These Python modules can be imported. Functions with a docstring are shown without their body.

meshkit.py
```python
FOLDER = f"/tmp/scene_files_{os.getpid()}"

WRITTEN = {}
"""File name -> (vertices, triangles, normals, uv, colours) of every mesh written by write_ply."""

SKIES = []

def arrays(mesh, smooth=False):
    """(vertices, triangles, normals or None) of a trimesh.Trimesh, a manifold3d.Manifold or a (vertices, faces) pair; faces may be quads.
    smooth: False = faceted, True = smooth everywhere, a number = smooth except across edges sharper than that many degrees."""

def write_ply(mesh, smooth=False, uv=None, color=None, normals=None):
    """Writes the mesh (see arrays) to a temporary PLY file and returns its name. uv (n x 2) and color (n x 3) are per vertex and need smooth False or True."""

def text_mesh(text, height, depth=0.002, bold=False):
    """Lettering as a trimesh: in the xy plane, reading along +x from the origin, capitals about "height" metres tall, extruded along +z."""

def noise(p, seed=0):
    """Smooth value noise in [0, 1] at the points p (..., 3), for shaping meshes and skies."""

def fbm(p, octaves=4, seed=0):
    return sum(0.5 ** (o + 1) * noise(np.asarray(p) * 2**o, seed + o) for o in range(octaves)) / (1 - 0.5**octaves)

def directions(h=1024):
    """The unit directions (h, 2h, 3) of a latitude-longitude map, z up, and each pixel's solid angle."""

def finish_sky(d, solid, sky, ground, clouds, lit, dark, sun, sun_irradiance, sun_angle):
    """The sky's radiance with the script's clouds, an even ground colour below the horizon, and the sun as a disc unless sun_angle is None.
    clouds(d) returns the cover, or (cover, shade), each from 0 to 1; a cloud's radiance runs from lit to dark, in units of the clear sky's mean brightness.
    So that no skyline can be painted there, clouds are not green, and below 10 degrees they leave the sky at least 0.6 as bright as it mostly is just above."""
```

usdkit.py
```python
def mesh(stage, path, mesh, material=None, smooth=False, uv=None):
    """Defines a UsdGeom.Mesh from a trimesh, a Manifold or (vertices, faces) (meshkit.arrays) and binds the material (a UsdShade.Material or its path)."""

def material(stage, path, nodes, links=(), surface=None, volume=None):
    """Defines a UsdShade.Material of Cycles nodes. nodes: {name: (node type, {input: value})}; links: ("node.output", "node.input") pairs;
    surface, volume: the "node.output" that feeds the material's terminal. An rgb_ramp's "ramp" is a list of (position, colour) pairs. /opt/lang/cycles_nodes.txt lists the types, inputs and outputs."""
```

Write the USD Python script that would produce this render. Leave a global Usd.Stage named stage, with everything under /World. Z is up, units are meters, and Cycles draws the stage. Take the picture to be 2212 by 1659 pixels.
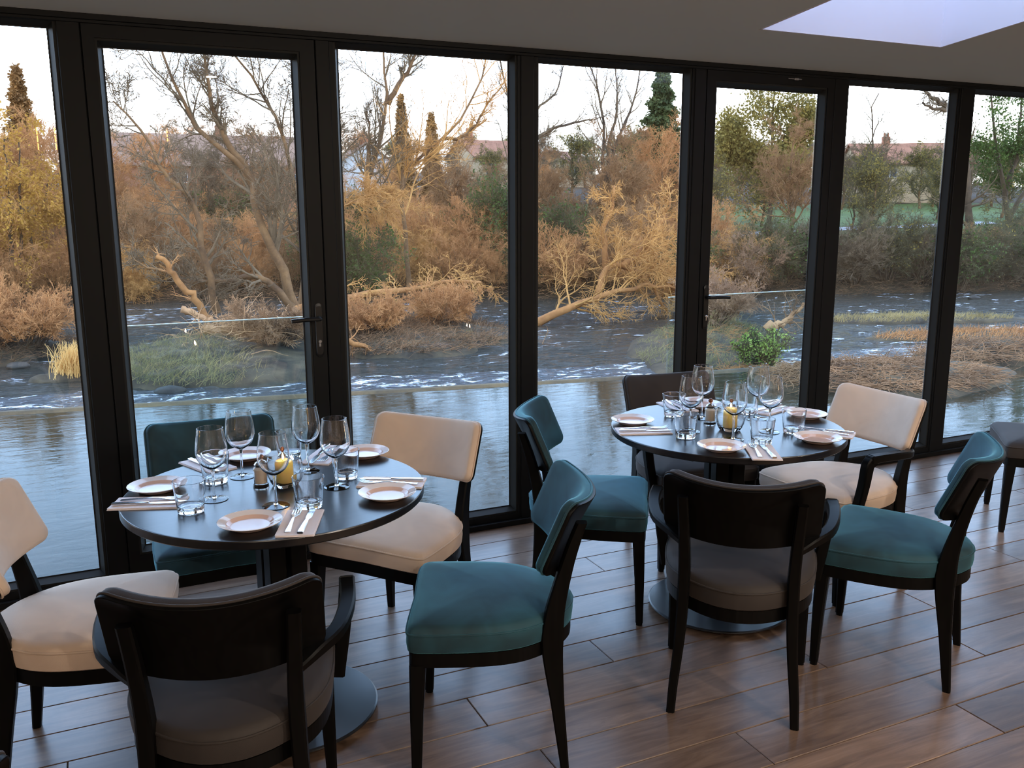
import math, random
import numpy as np, trimesh, usdkit, meshkit
from pxr import Usd, UsdGeom, UsdLux, UsdShade, Gf, Sdf, Vt

stage = Usd.Stage.CreateInMemory()

# light and exposure
EXPO = 1.0
SKY = [(0.0, (1.0, .97, .93)), (.08, (.90, .93, .97)), (.20, (.51, .76, 1.13)), (.42, (.42, .67, 1.08)), (1.0, (.44, .50, .68))]
SKY_K = 2.4
SUN_I = 5.4
SUN_C = (1.0, .68, .40)
SUN_AZ, SUN_EL = .42, .20
FILAMENT = 16.0
SPOT_I = 900.0
SPOT_C = (1.0, .87, .73)
SPOTS = [(-1.0, -5.6), (1.2, -5.6), (3.4, -5.6), (5.4, -5.6), (0.2, -7.2), (2.4, -7.2), (4.6, -7.2), (2.3, -4.4)]  # unseen lamps added to warm what faces the camera

UsdGeom.Xform.Define(stage, '/World')
UsdGeom.Scope.Define(stage, '/World/Looks')

# ------------------------------------------------------------------ camera
F_PX, YAW, PITCH, ROLL = 1927.7, 0.43341, 0.19563, -0.0030
CAM = np.array([0.0, -3.9912, 1.6131])
cam = UsdGeom.Camera.Define(stage, '/World/camera')
cam.CreateHorizontalApertureAttr(36.0)
cam.CreateFocalLengthAttr(36.0 * F_PX / 2212.0)
cam.CreateClippingRangeAttr(Gf.Vec2f(0.05, 2000.0))
_f = np.array([math.sin(YAW) * math.cos(PITCH), math.cos(YAW) * math.cos(PITCH), -math.sin(PITCH)])
_r = np.array([math.cos(YAW), -math.sin(YAW), 0.0])
_u = np.cross(_r, _f)
_r, _u = math.cos(ROLL) * _r + math.sin(ROLL) * _u, -math.sin(ROLL) * _r + math.cos(ROLL) * _u
cam.AddTransformOp().Set(Gf.Matrix4d(*_r, 0, *_u, 0, *(-_f), 0, *CAM, 1))
cam.CreateExposureAttr(EXPO)

# ------------------------------------------------------------------ sky and sun
sky = UsdLux.DomeLight.Define(stage, '/World/sky')
sky_m = usdkit.material(stage, '/World/Looks/sky', {
    "g": ("texture_coordinate", {}), "s": ("separate_xyz", {}),
    "r": ("rgb_ramp", {"ramp": SKY}),
    "b": ("background_shader", {"strength": SKY_K})},
    [("g.generated", "s.vector"), ("s.z", "r.fac"), ("r.color", "b.color")], surface="b.background")
UsdShade.MaterialBindingAPI.Apply(sky.GetPrim()).Bind(sky_m)
sun = UsdLux.DistantLight.Define(stage, '/World/sun')
sun.CreateAngleAttr(1.2)
sun.CreateIntensityAttr(SUN_I)
sun.CreateColorAttr(Gf.Vec3f(*SUN_C))
_d = np.array([math.sin(SUN_AZ) * math.cos(SUN_EL), math.cos(SUN_AZ) * math.cos(SUN_EL), -math.sin(SUN_EL)])   # the way its light travels
_z = -_d
_x = np.cross([0, 0, 1.0], _z); _x /= np.linalg.norm(_x)
_y = np.cross(_z, _x)
sun.AddTransformOp().Set(Gf.Matrix4d(*_x, 0, *_y, 0, *_z, 0, 0, -30, 20, 1))

# ------------------------------------------------------------------ helpers
used = {}

def numbered(parent, name):
    n = used.get((parent, name), 0)
    used[(parent, name)] = n + 1
    return name if n == 0 else f'{name}_{n:03d}'

def tag(p, label=None, cat=None, group=None, kind=None):
    for k, v in (('label', label), ('category', cat), ('group', group), ('kind', kind)):
        if v:
            p.SetCustomDataByKey(k, v)
    return p

def path_of(parent):
    return '/World' if parent is None else str(parent.GetPath())

def obj(name, mesh, mat, parent=None, smooth=False, **t):
    pp = path_of(parent)
    m = usdkit.mesh(stage, f'{pp}/{numbered(pp, name)}', mesh, mat, smooth)
    return tag(m.GetPrim(), **t)

def struct(name, mesh, mat, smooth=False):
    return obj(name, mesh, mat, None, smooth, kind='structure')

def thing(name, label=None, cat=None, loc=(0, 0, 0), rot=0.0, group=None, kind=None):
    x = UsdGeom.Xform.Define(stage, '/World/' + numbered('/World', name))
    x.AddTranslateOp().Set(Gf.Vec3d(*map(float, loc)))
    x.AddRotateZOp().Set(float(math.degrees(rot)))
    return tag(x.GetPrim(), label, cat, group, kind)

def dup(root, label, loc, rot=0.0, group=None, scale=None, name=None):
    x = UsdGeom.Xform.Define(stage, '/World/' + numbered('/World', name or root.GetName().rstrip('0123456789').rstrip('_')))
    x.AddTranslateOp().Set(Gf.Vec3d(*map(float, loc)))
    x.AddRotateZOp().Set(float(math.degrees(rot)))
    if scale is not None:
        x.AddScaleOp().Set(Gf.Vec3f(*scale))
    p = x.GetPrim()
    p.GetReferences().AddInternalReference(root.GetPath())
    p.SetInstanceable(True)
    was = root.GetCustomData()
    return tag(p, label, was.get('category'), group or was.get('group'))

def curves(name, sets, mat, parent=None, **t):
    """sets: list of (points N x K x 3, widths N x K). One BasisCurves."""
    pp = path_of(parent)
    c = UsdGeom.BasisCurves.Define(stage, f'{pp}/{numbered(pp, name)}')
    c.CreateTypeAttr('linear')
    pts = np.concatenate([s[0].reshape(-1, 3) for s in sets]).astype(np.float32)
    wid = np.concatenate([s[1].reshape(-1) for s in sets]).astype(np.float32)
    cnt = np.concatenate([np.full(len(s[0]), s[0].shape[1], np.int32) for s in sets])
    c.CreatePointsAttr(Vt.Vec3fArray.FromNumpy(pts))
    c.CreateCurveVertexCountsAttr(Vt.IntArray.FromNumpy(cnt))
    c.CreateWidthsAttr(Vt.FloatArray.FromNumpy(wid))
    c.SetWidthsInterpolation('vertex')
    UsdShade.MaterialBindingAPI.Apply(c.GetPrim()).Bind(mat)
    return tag(c.GetPrim(), **t)

cat_ = trimesh.util.concatenate

def box(x0, x1, y0, y1, z0, z1, ch=0.0):
    """A box; ch chamfers its edges."""
    if ch <= 0:
        m = trimesh.creation.box((x1 - x0, y1 - y0, z1 - z0))
        m.apply_translation(((x0 + x1) / 2, (y0 + y1) / 2, (z0 + z1) / 2))
        return m
    pts = []
    for sx in (0, 1):
        for sy in (0, 1):
            for sz in (0, 1):
                p = np.array([(x0, x1)[sx], (y0, y1)[sy], (z0, z1)[sz]], float)
                s = np.array([1 - 2 * sx, 1 - 2 * sy, 1 - 2 * sz]) * ch
                for k in range(3):
                    q = p + s
                    q[k] = p[k]
                    pts.append(q)
    return trimesh.convex.convex_hull(np.array(pts))

def loft(rings, caps=True):
    """Closed rings (K, M, 3) joined into a tube."""
    r = np.asarray(rings, float)
    K, M = r.shape[:2]
    v = r.reshape(-1, 3)
    i, j = np.meshgrid(np.arange(K - 1), np.arange(M), indexing='ij')
    a, b = i * M + j, i * M + (j + 1) % M
    f = np.concatenate([np.stack([a, b, b + M], -1).reshape(-1, 3), np.stack([a, b + M, a + M], -1).reshape(-1, 3)])
    if caps:
        v = np.vstack([v, r[0].mean(0), r[-1].mean(0)])
        jj = np.arange(M)
        f = np.vstack([f, np.stack([np.full(M, K * M), (jj + 1) % M, jj], -1), np.stack([np.full(M, K * M + 1), (K - 1) * M + jj, (K - 1) * M + (jj + 1) % M], -1)])
    return trimesh.Trimesh(v, f, process=False)

def oct_ring(hx, hy, ch):
    return np.array([(-hx + ch, -hy), (hx - ch, -hy), (hx, -hy + ch), (hx, hy - ch), (hx - ch, hy), (-hx + ch, hy), (-hx, hy - ch), (-hx, -hy + ch)])

def post(sections, ch=0.006):
    """sections: (x, y, z, half x, half y) — a bar of chamfered rectangular section, mostly upright."""
    rings = []
    for x, y, z, hx, hy in sections:
        o = oct_ring(hx, hy, min(ch, hx * .6, hy * .6))
        rings.append(np.c_[o[:, 0] + x, o[:, 1] + y, np.full(8, z)])
    return loft(rings)

def sweep_bar(pts, hw, hh, side=(1, 0, 0), ch=0.006):
    """A chamfered bar along pts; hw half width along side, hh half height across."""
    p = np.asarray(pts, float)
    t = np.gradient(p, axis=0)
    t /= np.linalg.norm(t, axis=1, keepdims=True)
    s = np.asarray(side, float)[None] - (t @ np.asarray(side, float))[:, None] * t
    s /= np.linalg.norm(s, axis=1, keepdims=True)
    n = np.cross(s, t)
    hw, hh = np.broadcast_to(hw, len(p)), np.broadcast_to(hh, len(p))
    rings = []
    for k in range(len(p)):
        o = oct_ring(hw[k], hh[k], min(ch, hw[k] * .6, hh[k] * .6))
        rings.append(p[k] + o[:, :1] * s[k] - o[:, 1:] * n[k])
    return loft(rings)

def spline(pts, n):
    """Catmull-Rom through pts, n points per span."""
    p = np.asarray(pts, float)
    q = np.vstack([2 * p[0] - p[1], p, 2 * p[-1] - p[-2]])
    out = []
    for k in range(1, len(q) - 2):
        for t in np.arange(n) / n:
            out.append(.5 * (2 * q[k] + (q[k + 1] - q[k - 1]) * t + (2 * q[k - 1] - 5 * q[k] + 4 * q[k + 1] - q[k + 2]) * t * t + (3 * q[k] - q[k - 1] - 3 * q[k + 1] + q[k + 2]) * t ** 3))
    out.append(p[-1])
    return np.array(out)

def lathe(profile, n=40):
    """profile (r, z) from the axis out and back to it; closed solid of revolution."""
    pr = np.asarray(profile, float)
    a = np.arange(n) * 2 * np.pi / n
    rings = [np.c_[r * np.cos(a), r * np.sin(a), np.full(n, z)] for r, z in pr]
    if pr[0, 0] > 1e-4 and pr[-1, 0] > 1e-4:   # a ring about the axis
        return loft(rings + rings[:1], caps=False)
    return loft(rings, caps=True)

def pillow(outline, levels, fn=None):
    """outline (M, 2) star-shaped about its middle; levels (scale, height): rings from bottom to top; fn maps (x, y, h) points to space."""
    o = np.asarray(outline, float)
    c = (o.max(0) + o.min(0)) / 2
    rings = []
    for s, h in levels:
        q = c + (o - c) * s
        p = np.c_[q, np.full(len(q), h)]
        rings.append(fn(p) if fn else p)
    m = loft(rings, caps=False)
    v, f = m.vertices, m.faces
    M, K = len(o), len(levels)
    ends = []
    for k in (0, K - 1):
        e = np.array([[c[0], c[1], levels[k][1]]])
        ends.append(fn(e) if fn else e)
    v = np.vstack([v, *ends])
    jj = np.arange(M)
    f = np.vstack([f, np.stack([np.full(M, K * M), (jj + 1) % M, jj], -1), np.stack([np.full(M, K * M + 1), (K - 1) * M + jj, (K - 1) * M + (jj + 1) % M], -1)])
    return trimesh.Trimesh(v, f, process=False)

def rounded_rect(hx, hy, r, n=6, dense=0.04):
    pts = []
    for cx, cy, a0 in ((hx - r, -hy + r, -90), (hx - r, hy - r, 0), (-hx + r, hy - r, 90), (-hx + r, -hy + r, 180)):
        for k in range(n + 1):
            a = math.radians(a0 + 90 * k / n)
            pts.append((cx + r * math.cos(a), cy + r * math.sin(a)))
    out = []
    for k in range(len(pts)):
        a, b = np.array(pts[k]), np.array(pts[(k + 1) % len(pts)])
        m = max(1, int(np.linalg.norm(b - a) / dense))
        for t in range(m):
            out.append(a + (b - a) * t / m)
    return np.array(out)

def moved(m, loc=(0, 0, 0), rot=0.0):
    m = m.copy()
    m.apply_transform(trimesh.transformations.rotation_matrix(rot, [0, 0, 1]))
    m.apply_translation(loc)
    return m

# ------------------------------------------------------------------ materials
def lin(*c):
    c = np.array(c, float) / 255
    return tuple(np.where(c <= .04045, c / 12.92, ((c + .055) / 1.055) ** 2.4))

def P(name, color, rough=.5, noise=None, bump=None, **kw):
    """Principled; noise = (scale, spread) varies the tone, bump = (scale, strength)."""
    nodes = {"p": ("principled_bsdf", dict(roughness=rough, **({} if noise else {"base_color": color}), **kw))}
    links = []
    if noise or bump:
        nodes["g"] = ("texture_coordinate", {})
    if noise:
        c = np.array(color)
        nodes["n"] = ("noise_texture", {"scale": noise[0], "detail": 4.0, "roughness": .6})
        nodes["r"] = ("rgb_ramp", {"ramp": [(.3, tuple(c * (1 - noise[1]))), (.7, tuple(c * (1 + noise[1])))]})
        links += [("g.object", "n.vector"), ("n.fac", "r.fac"), ("r.color", "p.base_color")]
    if bump:
        nodes["bn"] = ("noise_texture", {"scale": bump[0], "detail": 3.0})
        nodes["b"] = ("bump", {"strength": bump[1], "distance": .002})
        links += [("g.object", "bn.vector"), ("bn.fac", "b.height"), ("b.normal", "p.normal")]
    return usdkit.material(stage, '/World/Looks/' + name, nodes, links, surface="p.BSDF")

def pane_mat(name, tint, k):
    return usdkit.material(stage, '/World/Looks/' + name, {
        "lw": ("layer_weight", {"blend": .5}),
        "pw": ("math", {"math_type": "power", "value2": 5.0}),
        "ma": ("math", {"math_type": "multiply_add", "value2": .9, "value3": k, "use_clamp": True}),
        "t": ("transparent_bsdf", {"color": tint}), "gl": ("glossy_bsdf", {"color": (1, 1, 1), "roughness": 0.0}),
        "m": ("mix_closure", {})},
        [("lw.facing", "pw.value1"), ("pw.value", "ma.value1"), ("ma.value", "m.fac"), ("t.BSDF", "m.closure1"), ("gl.BSDF", "m.closure2")], surface="m.closure")

M = {}
M['frame'] = P('frame', lin(20, 22, 24), .45, specular_ior_level=.2)
M['bead'] = P('bead', lin(40, 41, 40), .5, specular_ior_level=.2)  # same anthracite as the frame, coloured lighter for the light it catches
M['rubber'] = P('rubber', lin(16, 16, 17), .6)
M['pane'] = pane_mat('pane', (.97, .98, .975), .035)
M['balus'] = pane_mat('balus', (.90, .95, .95), .045)
M['glass_edge'] = P('glass_edge', lin(190, 210, 205), .25)
M['ceiling'] = P('ceiling', lin(208, 212, 206), .85)
M['shaft'] = P('shaft', lin(236, 230, 236), .85)
M['wall'] = P('wall', lin(190, 176, 158), .8)
M['black_metal'] = P('black_metal', lin(24, 25, 27), .35, metallic=.2)
M['chrome'] = P('chrome', (.62, .62, .63), .18, metallic=1.0)
M['steel'] = P('steel', (.72, .73, .76), .16, metallic=1.0)
M['glass'] = P('glass', (1, 1, 1), 0.0, transmission_weight=1.0, ior=1.47)
M['ceramic'] = P('ceramic', lin(230, 196, 182), .07, ior=1.55)
M['ceramic_rim'] = P('ceramic_rim', lin(244, 236, 236), .07, ior=1.55)
M['napkin'] = P('napkin', lin(246, 236, 238), .85, bump=(400, .3))
M['wax'] = P('wax', lin(232, 196, 120), .45, subsurface_weight=.25, subsurface_scale=.02, subsurface_radius=(1, .5, .2))
M['flame'] = usdkit.material(stage, '/World/Looks/flame', {"e": ("emission", {"color": (1.0, .55, .2), "strength": 160.0})}, [], surface="e.emission")
M['wick'] = P('wick', lin(30, 24, 20), .9)
M['salt'] = P('salt', lin(242, 224, 204), .8, noise=(60, .05))
M['knob'] = P('knob', lin(92, 52, 34), .35, noise=(40, .2))
M['dark_wood'] = usdkit.material(stage, '/World/Looks/dark_wood', {
    "g": ("texture_coordinate", {}), "mp": ("mapping", {"scale": (60, 60, 5)}), "n": ("noise_texture", {"scale": 1.0, "detail": 4.0}),
    "r": ("rgb_ramp", {"ramp": [(.3, lin(5, 5, 5)), (.7, lin(12, 11, 11))]}),
    "p": ("principled_bsdf", {"roughness": .40, "specular_ior_level": .13})},
    [("g.object", "mp.vector"), ("mp.vector", "n.vector"), ("n.fac", "r.fac"), ("r.color", "p.base_color")], surface="p.BSDF")
M['tabletop'] = usdkit.material(stage, '/World/Looks/tabletop', {
    "g": ("texture_coordinate", {}), "mp": ("mapping", {"scale": (3, 70, 20)}), "n": ("noise_texture", {"scale": 1.0, "detail": 4.0}),
    "r": ("rgb_ramp", {"ramp": [(.3, lin(16, 15, 17)), (.7, lin(27, 25, 27))]}),
    "p": ("principled_bsdf", {"roughness": .26, "ior": 1.6})},
    [("g.object", "mp.vector"), ("mp.vector", "n.vector"), ("n.fac", "r.fac"), ("r.color", "p.base_color")], surface="p.BSDF")

def velvet(name, color, sheen, tint, wear=.35):
    c = np.array(color)
    return usdkit.material(stage, '/World/Looks/' + name, {
        "g": ("texture_coordinate", {}), "n": ("noise_texture", {"scale": 6.0, "detail": 3.0, "distortion": .8}),
        "r": ("rgb_ramp", {"ramp": [(.32, tuple(c * (1 - wear))), (.68, tuple(c * (1 + wear)))]}),
        "fn": ("noise_texture", {"scale": 900.0, "detail": 1.0}), "b": ("bump", {"strength": .25, "distance": .001}),
        "p": ("principled_bsdf", {"roughness": .75, "sheen_weight": sheen, "sheen_roughness": .35, "sheen_tint": tint})},
        [("g.object", "n.vector"), ("n.fac", "r.fac"), ("r.color", "p.base_color"), ("g.object", "fn.vector"), ("fn.fac", "b.height"), ("b.normal", "p.normal")], surface="p.BSDF")

M['teal'] = velvet('teal', lin(22, 60, 72), .95, lin(115, 196, 220), .45)
M['cream'] = velvet('cream', lin(214, 190, 170), .15, (1, .95, .9), .06)
M['brown_fabric'] = velvet('brown_fabric', lin(46, 39, 36), .10, (1, .9, .85), .15)

# floor boards: each board its own tone
M['board'] = usdkit.material(stage, '/World/Looks/board', {
    "g": ("geometry", {}), "oi": ("object_info", {}), "off": ("combine_xyz", {}), "ad": ("vector_math", {"math_type": "add"}),
    "k": ("math", {"math_type": "multiply", "value2": 37.0}),
    "mp": ("mapping", {"scale": (1.6, 14.0, 1.0)}), "n": ("noise_texture", {"scale": 1.5, "detail": 6.0, "roughness": .62, "distortion": 1.3}),
    "r": ("rgb_ramp", {"ramp": [(.25, lin(82, 64, 53)), (.5, lin(112, 90, 75)), (.75, lin(138, 114, 97))]}),
    "hs": ("hsv", {"hue": .5, "saturation": 1.0}), "mr": ("map_range", {"from_min": 0.0, "from_max": 1.0, "to_min": .68, "to_max": 1.2}),
    "rn": ("noise_texture", {"scale": 2.2, "detail": 4.0}), "rr": ("map_range", {"from_min": .3, "from_max": .7, "to_min": .24, "to_max": .42}),
    "b": ("bump", {"strength": .12, "distance": .002}),
    "p": ("principled_bsdf", {"ior": 1.5})},
    [("oi.random", "k.value1"), ("k.value", "off.x"), ("k.value", "off.z"), ("g.position", "ad.vector1"), ("off.vector", "ad.vector2"), ("ad.vector", "mp.vector"), ("mp.vector", "n.vector"),
     ("n.fac", "r.fac"), ("r.color", "hs.color"), ("oi.random", "mr.value"), ("mr.result", "hs.value"), ("hs.color", "p.base_color"),
     ("g.position", "rn.vector"), ("rn.fac", "rr.value"), ("rr.result", "p.roughness"), ("n.fac", "b.height"), ("b.normal", "p.normal")], surface="p.BSDF")
M['joint'] = P('joint', lin(34, 24, 19), .8)

def plant_mat(name, a, b, translucent=0.0, rough=.8):
    """Two tones mixed over the object in clumps and from piece to piece."""
    nodes = {"g": ("geometry", {}), "n": ("noise_texture", {"scale": .9, "detail": 5.0, "roughness": .7}),
             "r": ("rgb_ramp", {"ramp": [(.35, a), (.65, b)]}), "p": ("principled_bsdf", {"roughness": rough, "specular_ior_level": .2})}
    links = [("g.position", "n.vector"), ("n.fac", "r.fac"), ("r.color", "p.base_color")]
    out = "p.BSDF"
    if translucent:
        nodes["t"] = ("translucent_bsdf", {})
        nodes["m"] = ("mix_closure", {"fac": translucent})
        links += [("r.color", "t.color"), ("p.BSDF", "m.closure1"), ("t.BSDF", "m.closure2")]
        out = "m.closure"
    return usdkit.material(stage, '/World/Looks/' + name, nodes, links, surface=out)

M['bark'] = plant_mat('bark', lin(80, 58, 40), lin(132, 98, 64))
M['bark_orange'] = plant_mat('bark_orange', lin(122, 80, 46), lin(172, 120, 70))
M['bark_dark'] = plant_mat('bark_dark', lin(58, 46, 38), lin(96, 78, 58))
M['driftwood'] = plant_mat('driftwood', lin(132, 94, 62), lin(206, 160, 116))
M['twig_orange'] = plant_mat('twig_orange', lin(146, 98, 60), lin(192, 138, 86))
M['twig_gold'] = plant_mat('twig_gold', lin(152, 106, 58), lin(200, 148, 84))
M['twig_brown'] = plant_mat('twig_brown', lin(80, 66, 50), lin(120, 100, 76))  # tone lowered so the right bank looks shaded
M['twig_umber'] = plant_mat('twig_umber', lin(108, 78, 52), lin(152, 112, 74))
M['twig_olive'] = plant_mat('twig_olive', lin(62, 58, 40), lin(98, 90, 62))  # darkened too, shade put into the colour of the right thicket
M['twig_purple'] = plant_mat('twig_purple', lin(116, 90, 70), lin(160, 124, 94))
M['leaf_yellow'] = plant_mat('leaf_yellow', lin(148, 106, 40), lin(186, 142, 62), .3)
M['leaf_olive'] = plant_mat('leaf_olive', lin(92, 84, 42), lin(148, 126, 62), .3)
M['leaf_green'] = plant_mat('leaf_green', lin(44, 62, 26), lin(82, 98, 42), .2)
M['leaf_fresh'] = plant_mat('leaf_fresh', lin(108, 134, 54), lin(158, 172, 88), .3)
M['needle'] = plant_mat('needle', lin(48, 58, 34), lin(84, 90, 50), .1)
M['needle_brown'] = plant_mat('needle_brown', lin(104, 74, 44), lin(150, 108, 62), .1)
M['straw'] = plant_mat('straw', lin(124, 106, 66), lin(172, 150, 100), .15)
M['reed'] = plant_mat('reed', lin(196, 150, 84), lin(232, 192, 124), .2)
M['grass_dull'] = plant_mat('grass_dull', lin(92, 88, 54), lin(146, 134, 92), .15)
M['dead_stick'] = plant_mat('dead_stick', lin(92, 68, 48), lin(156, 118, 84))
M['bank'] = plant_mat('bank', lin(38, 31, 22), lin(74, 59, 41))
M['mud'] = plant_mat('mud', lin(44, 38, 30), lin(86, 74, 54))
M['lawn'] = plant_mat('lawn', lin(56, 74, 34), lin(84, 100, 48))
M['path'] = plant_mat('path', lin(140, 142, 150), lin(176, 178, 186))
M['rock'] = plant_mat('rock', lin(34, 32, 30), lin(70, 64, 56), rough=.55)
M['weir'] = plant_mat('weir', lin(58, 46, 28), lin(98, 80, 50), rough=.6)
M['house_wall'] = plant_mat('house_wall', lin(172, 146, 112), lin(194, 166, 132))
M['house_white'] = plant_mat('house_white', lin(186, 180, 174), lin(204, 198, 192))
M['house_brick'] = plant_mat('house_brick', lin(132, 84, 62), lin(160, 108, 80))
M['roof_red'] = plant_mat('roof_red', lin(122, 82, 62), lin(150, 104, 80))
M['roof_brown'] = plant_mat('roof_brown', lin(112, 88, 74), lin(138, 110, 92))
M['house_glass'] = P('house_glass', lin(60, 66, 76), .1)
M['reed_dark'] = plant_mat('reed_dark', lin(66, 50, 34), lin(112, 84, 58))
M['facade_ext'] = P('facade_ext', lin(120, 112, 104), .8)

def water(name, color, sx, sy, strength, dist, foam=0.0, foam_scale=(.5, 1.4), spec=.16):
    nodes = {"g": ("geometry", {}), "mp": ("mapping", {"scale": (sx, sy, 1.0), "rotation": (0, 0, .1)}),
             "n": ("noise_texture", {"scale": 1.0, "detail": 5.0, "roughness": .55, "distortion": .6}),
             "b": ("bump", {"strength": strength, "distance": dist}),
             "p": ("principled_bsdf", {"base_color": color, "roughness": .03, "ior": 1.33, "specular_ior_level": spec})}
    links = [("g.position", "mp.vector"), ("mp.vector", "n.vector"), ("n.fac", "b.height"), ("b.normal", "p.normal")]
    out = "p.BSDF"
    if foam:
        nodes["fm"] = ("mapping", {"scale": (foam_scale[0], foam_scale[1], 1.0)})
        nodes["fn"] = ("noise_texture", {"scale": 1.0, "detail": 8.0, "roughness": .72, "distortion": 1.0})
        nodes["fr"] = ("rgb_ramp", {"ramp": [(foam, (0, 0, 0)), (foam + .07, (1, 1, 1))]})
        nodes["fb"] = ("rgb_to_bw", {})
        nodes["d"] = ("diffuse_bsdf", {"color": lin(225, 230, 238)})
        nodes["mx"] = ("mix_closure", {})
        links += [("g.position", "fm.vector"), ("fm.vector", "fn.vector"), ("fn.fac", "fr.fac"), ("fr.color", "fb.color"), ("fb.val", "mx.fac"), ("p.BSDF", "mx.closure1"), ("d.BSDF", "mx.closure2")]
        out = "mx.closure"
    return usdkit.material(stage, '/World/Looks/' + name, nodes, links, surface=out)

M['pool'] = water('pool', lin(26, 26, 20), 1.6, 4.2, .26, .02)
M['rapids'] = water('rapids', lin(34, 33, 28), 2.2, 4.5, 1.0, .22, foam=.60, spec=.17)
M['foam'] = water('foam', lin(40, 42, 44), 3.0, 6.0, .9, .1, foam=.55, foam_scale=(1.1, 2.4))

# ------------------------------------------------------------------ the room
XL, XR, YB = -2.35, 7.3, -9.0
ZF, SLOPE = 2.347, 0.10
def ceil_z(y): return ZF - SLOPE * y

fl = thing('floor', kind='structure')
rng = np.random.default_rng(11)
obj('subfloor', box(XL, XR, YB, 0.0, -.30, -.016), M['joint'], fl)
W = .18
known = {8: [1.005], 11: [1.693], 12: [2.45], 10: [2.83], 3: [1.97], 2: [1.79], 7: [-.2]}
def board(x0, x1, y0, y1):
    g = .0013
    a, b, c, d = x0 + g, x1 - g, y0 + g, y1 - g
    e = .002
    v = np.array([(a, c, -.015), (b, c, -.015), (b, d, -.015), (a, d, -.015), (a, c, -e), (b, c, -e), (b, d, -e), (a, d, -e), (a + e, c + e, 0), (b - e, c + e, 0), (b - e, d - e, 0), (a + e, d - e, 0)])
    f = [(8, 9, 10), (8, 10, 11)]
    for o in (0, 4):
        for k in range(4):
            p, q = o + k, o + (k + 1) % 4
            f += [(p, q, q + 4), (p, q + 4, p + 4)]
    return trimesh.Trimesh(v, f, process=False)
for row in range(25):
    y1 = -.01 - W * row
    xs = [-1.6 - rng.uniform(0, .7)]
    joints = list(known.get(row, []))
    if not joints:
        joints = [rng.uniform(-.6, 3.6)]
    x = joints[0]
    while x > -1.0:
        x -= rng.uniform(1.7, 2.2); joints.insert(0, x)
    x = joints[-1]
    while x < 6.4:
        x += rng.uniform(1.7, 2.2); joints.append(x)
    joints = [XL] + [j for j in joints if XL + .3 < j < XR - .3] + [XR]
    for a, b in zip(joints[:-1], joints[1:]):
        obj('plank', board(a, b, y1 - W, y1), M['board'], fl)
obj('rear_boards', box(XL, XR, YB, -.01 - W * 25, -.015, 0), M['board'], fl, kind='stuff')

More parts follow.
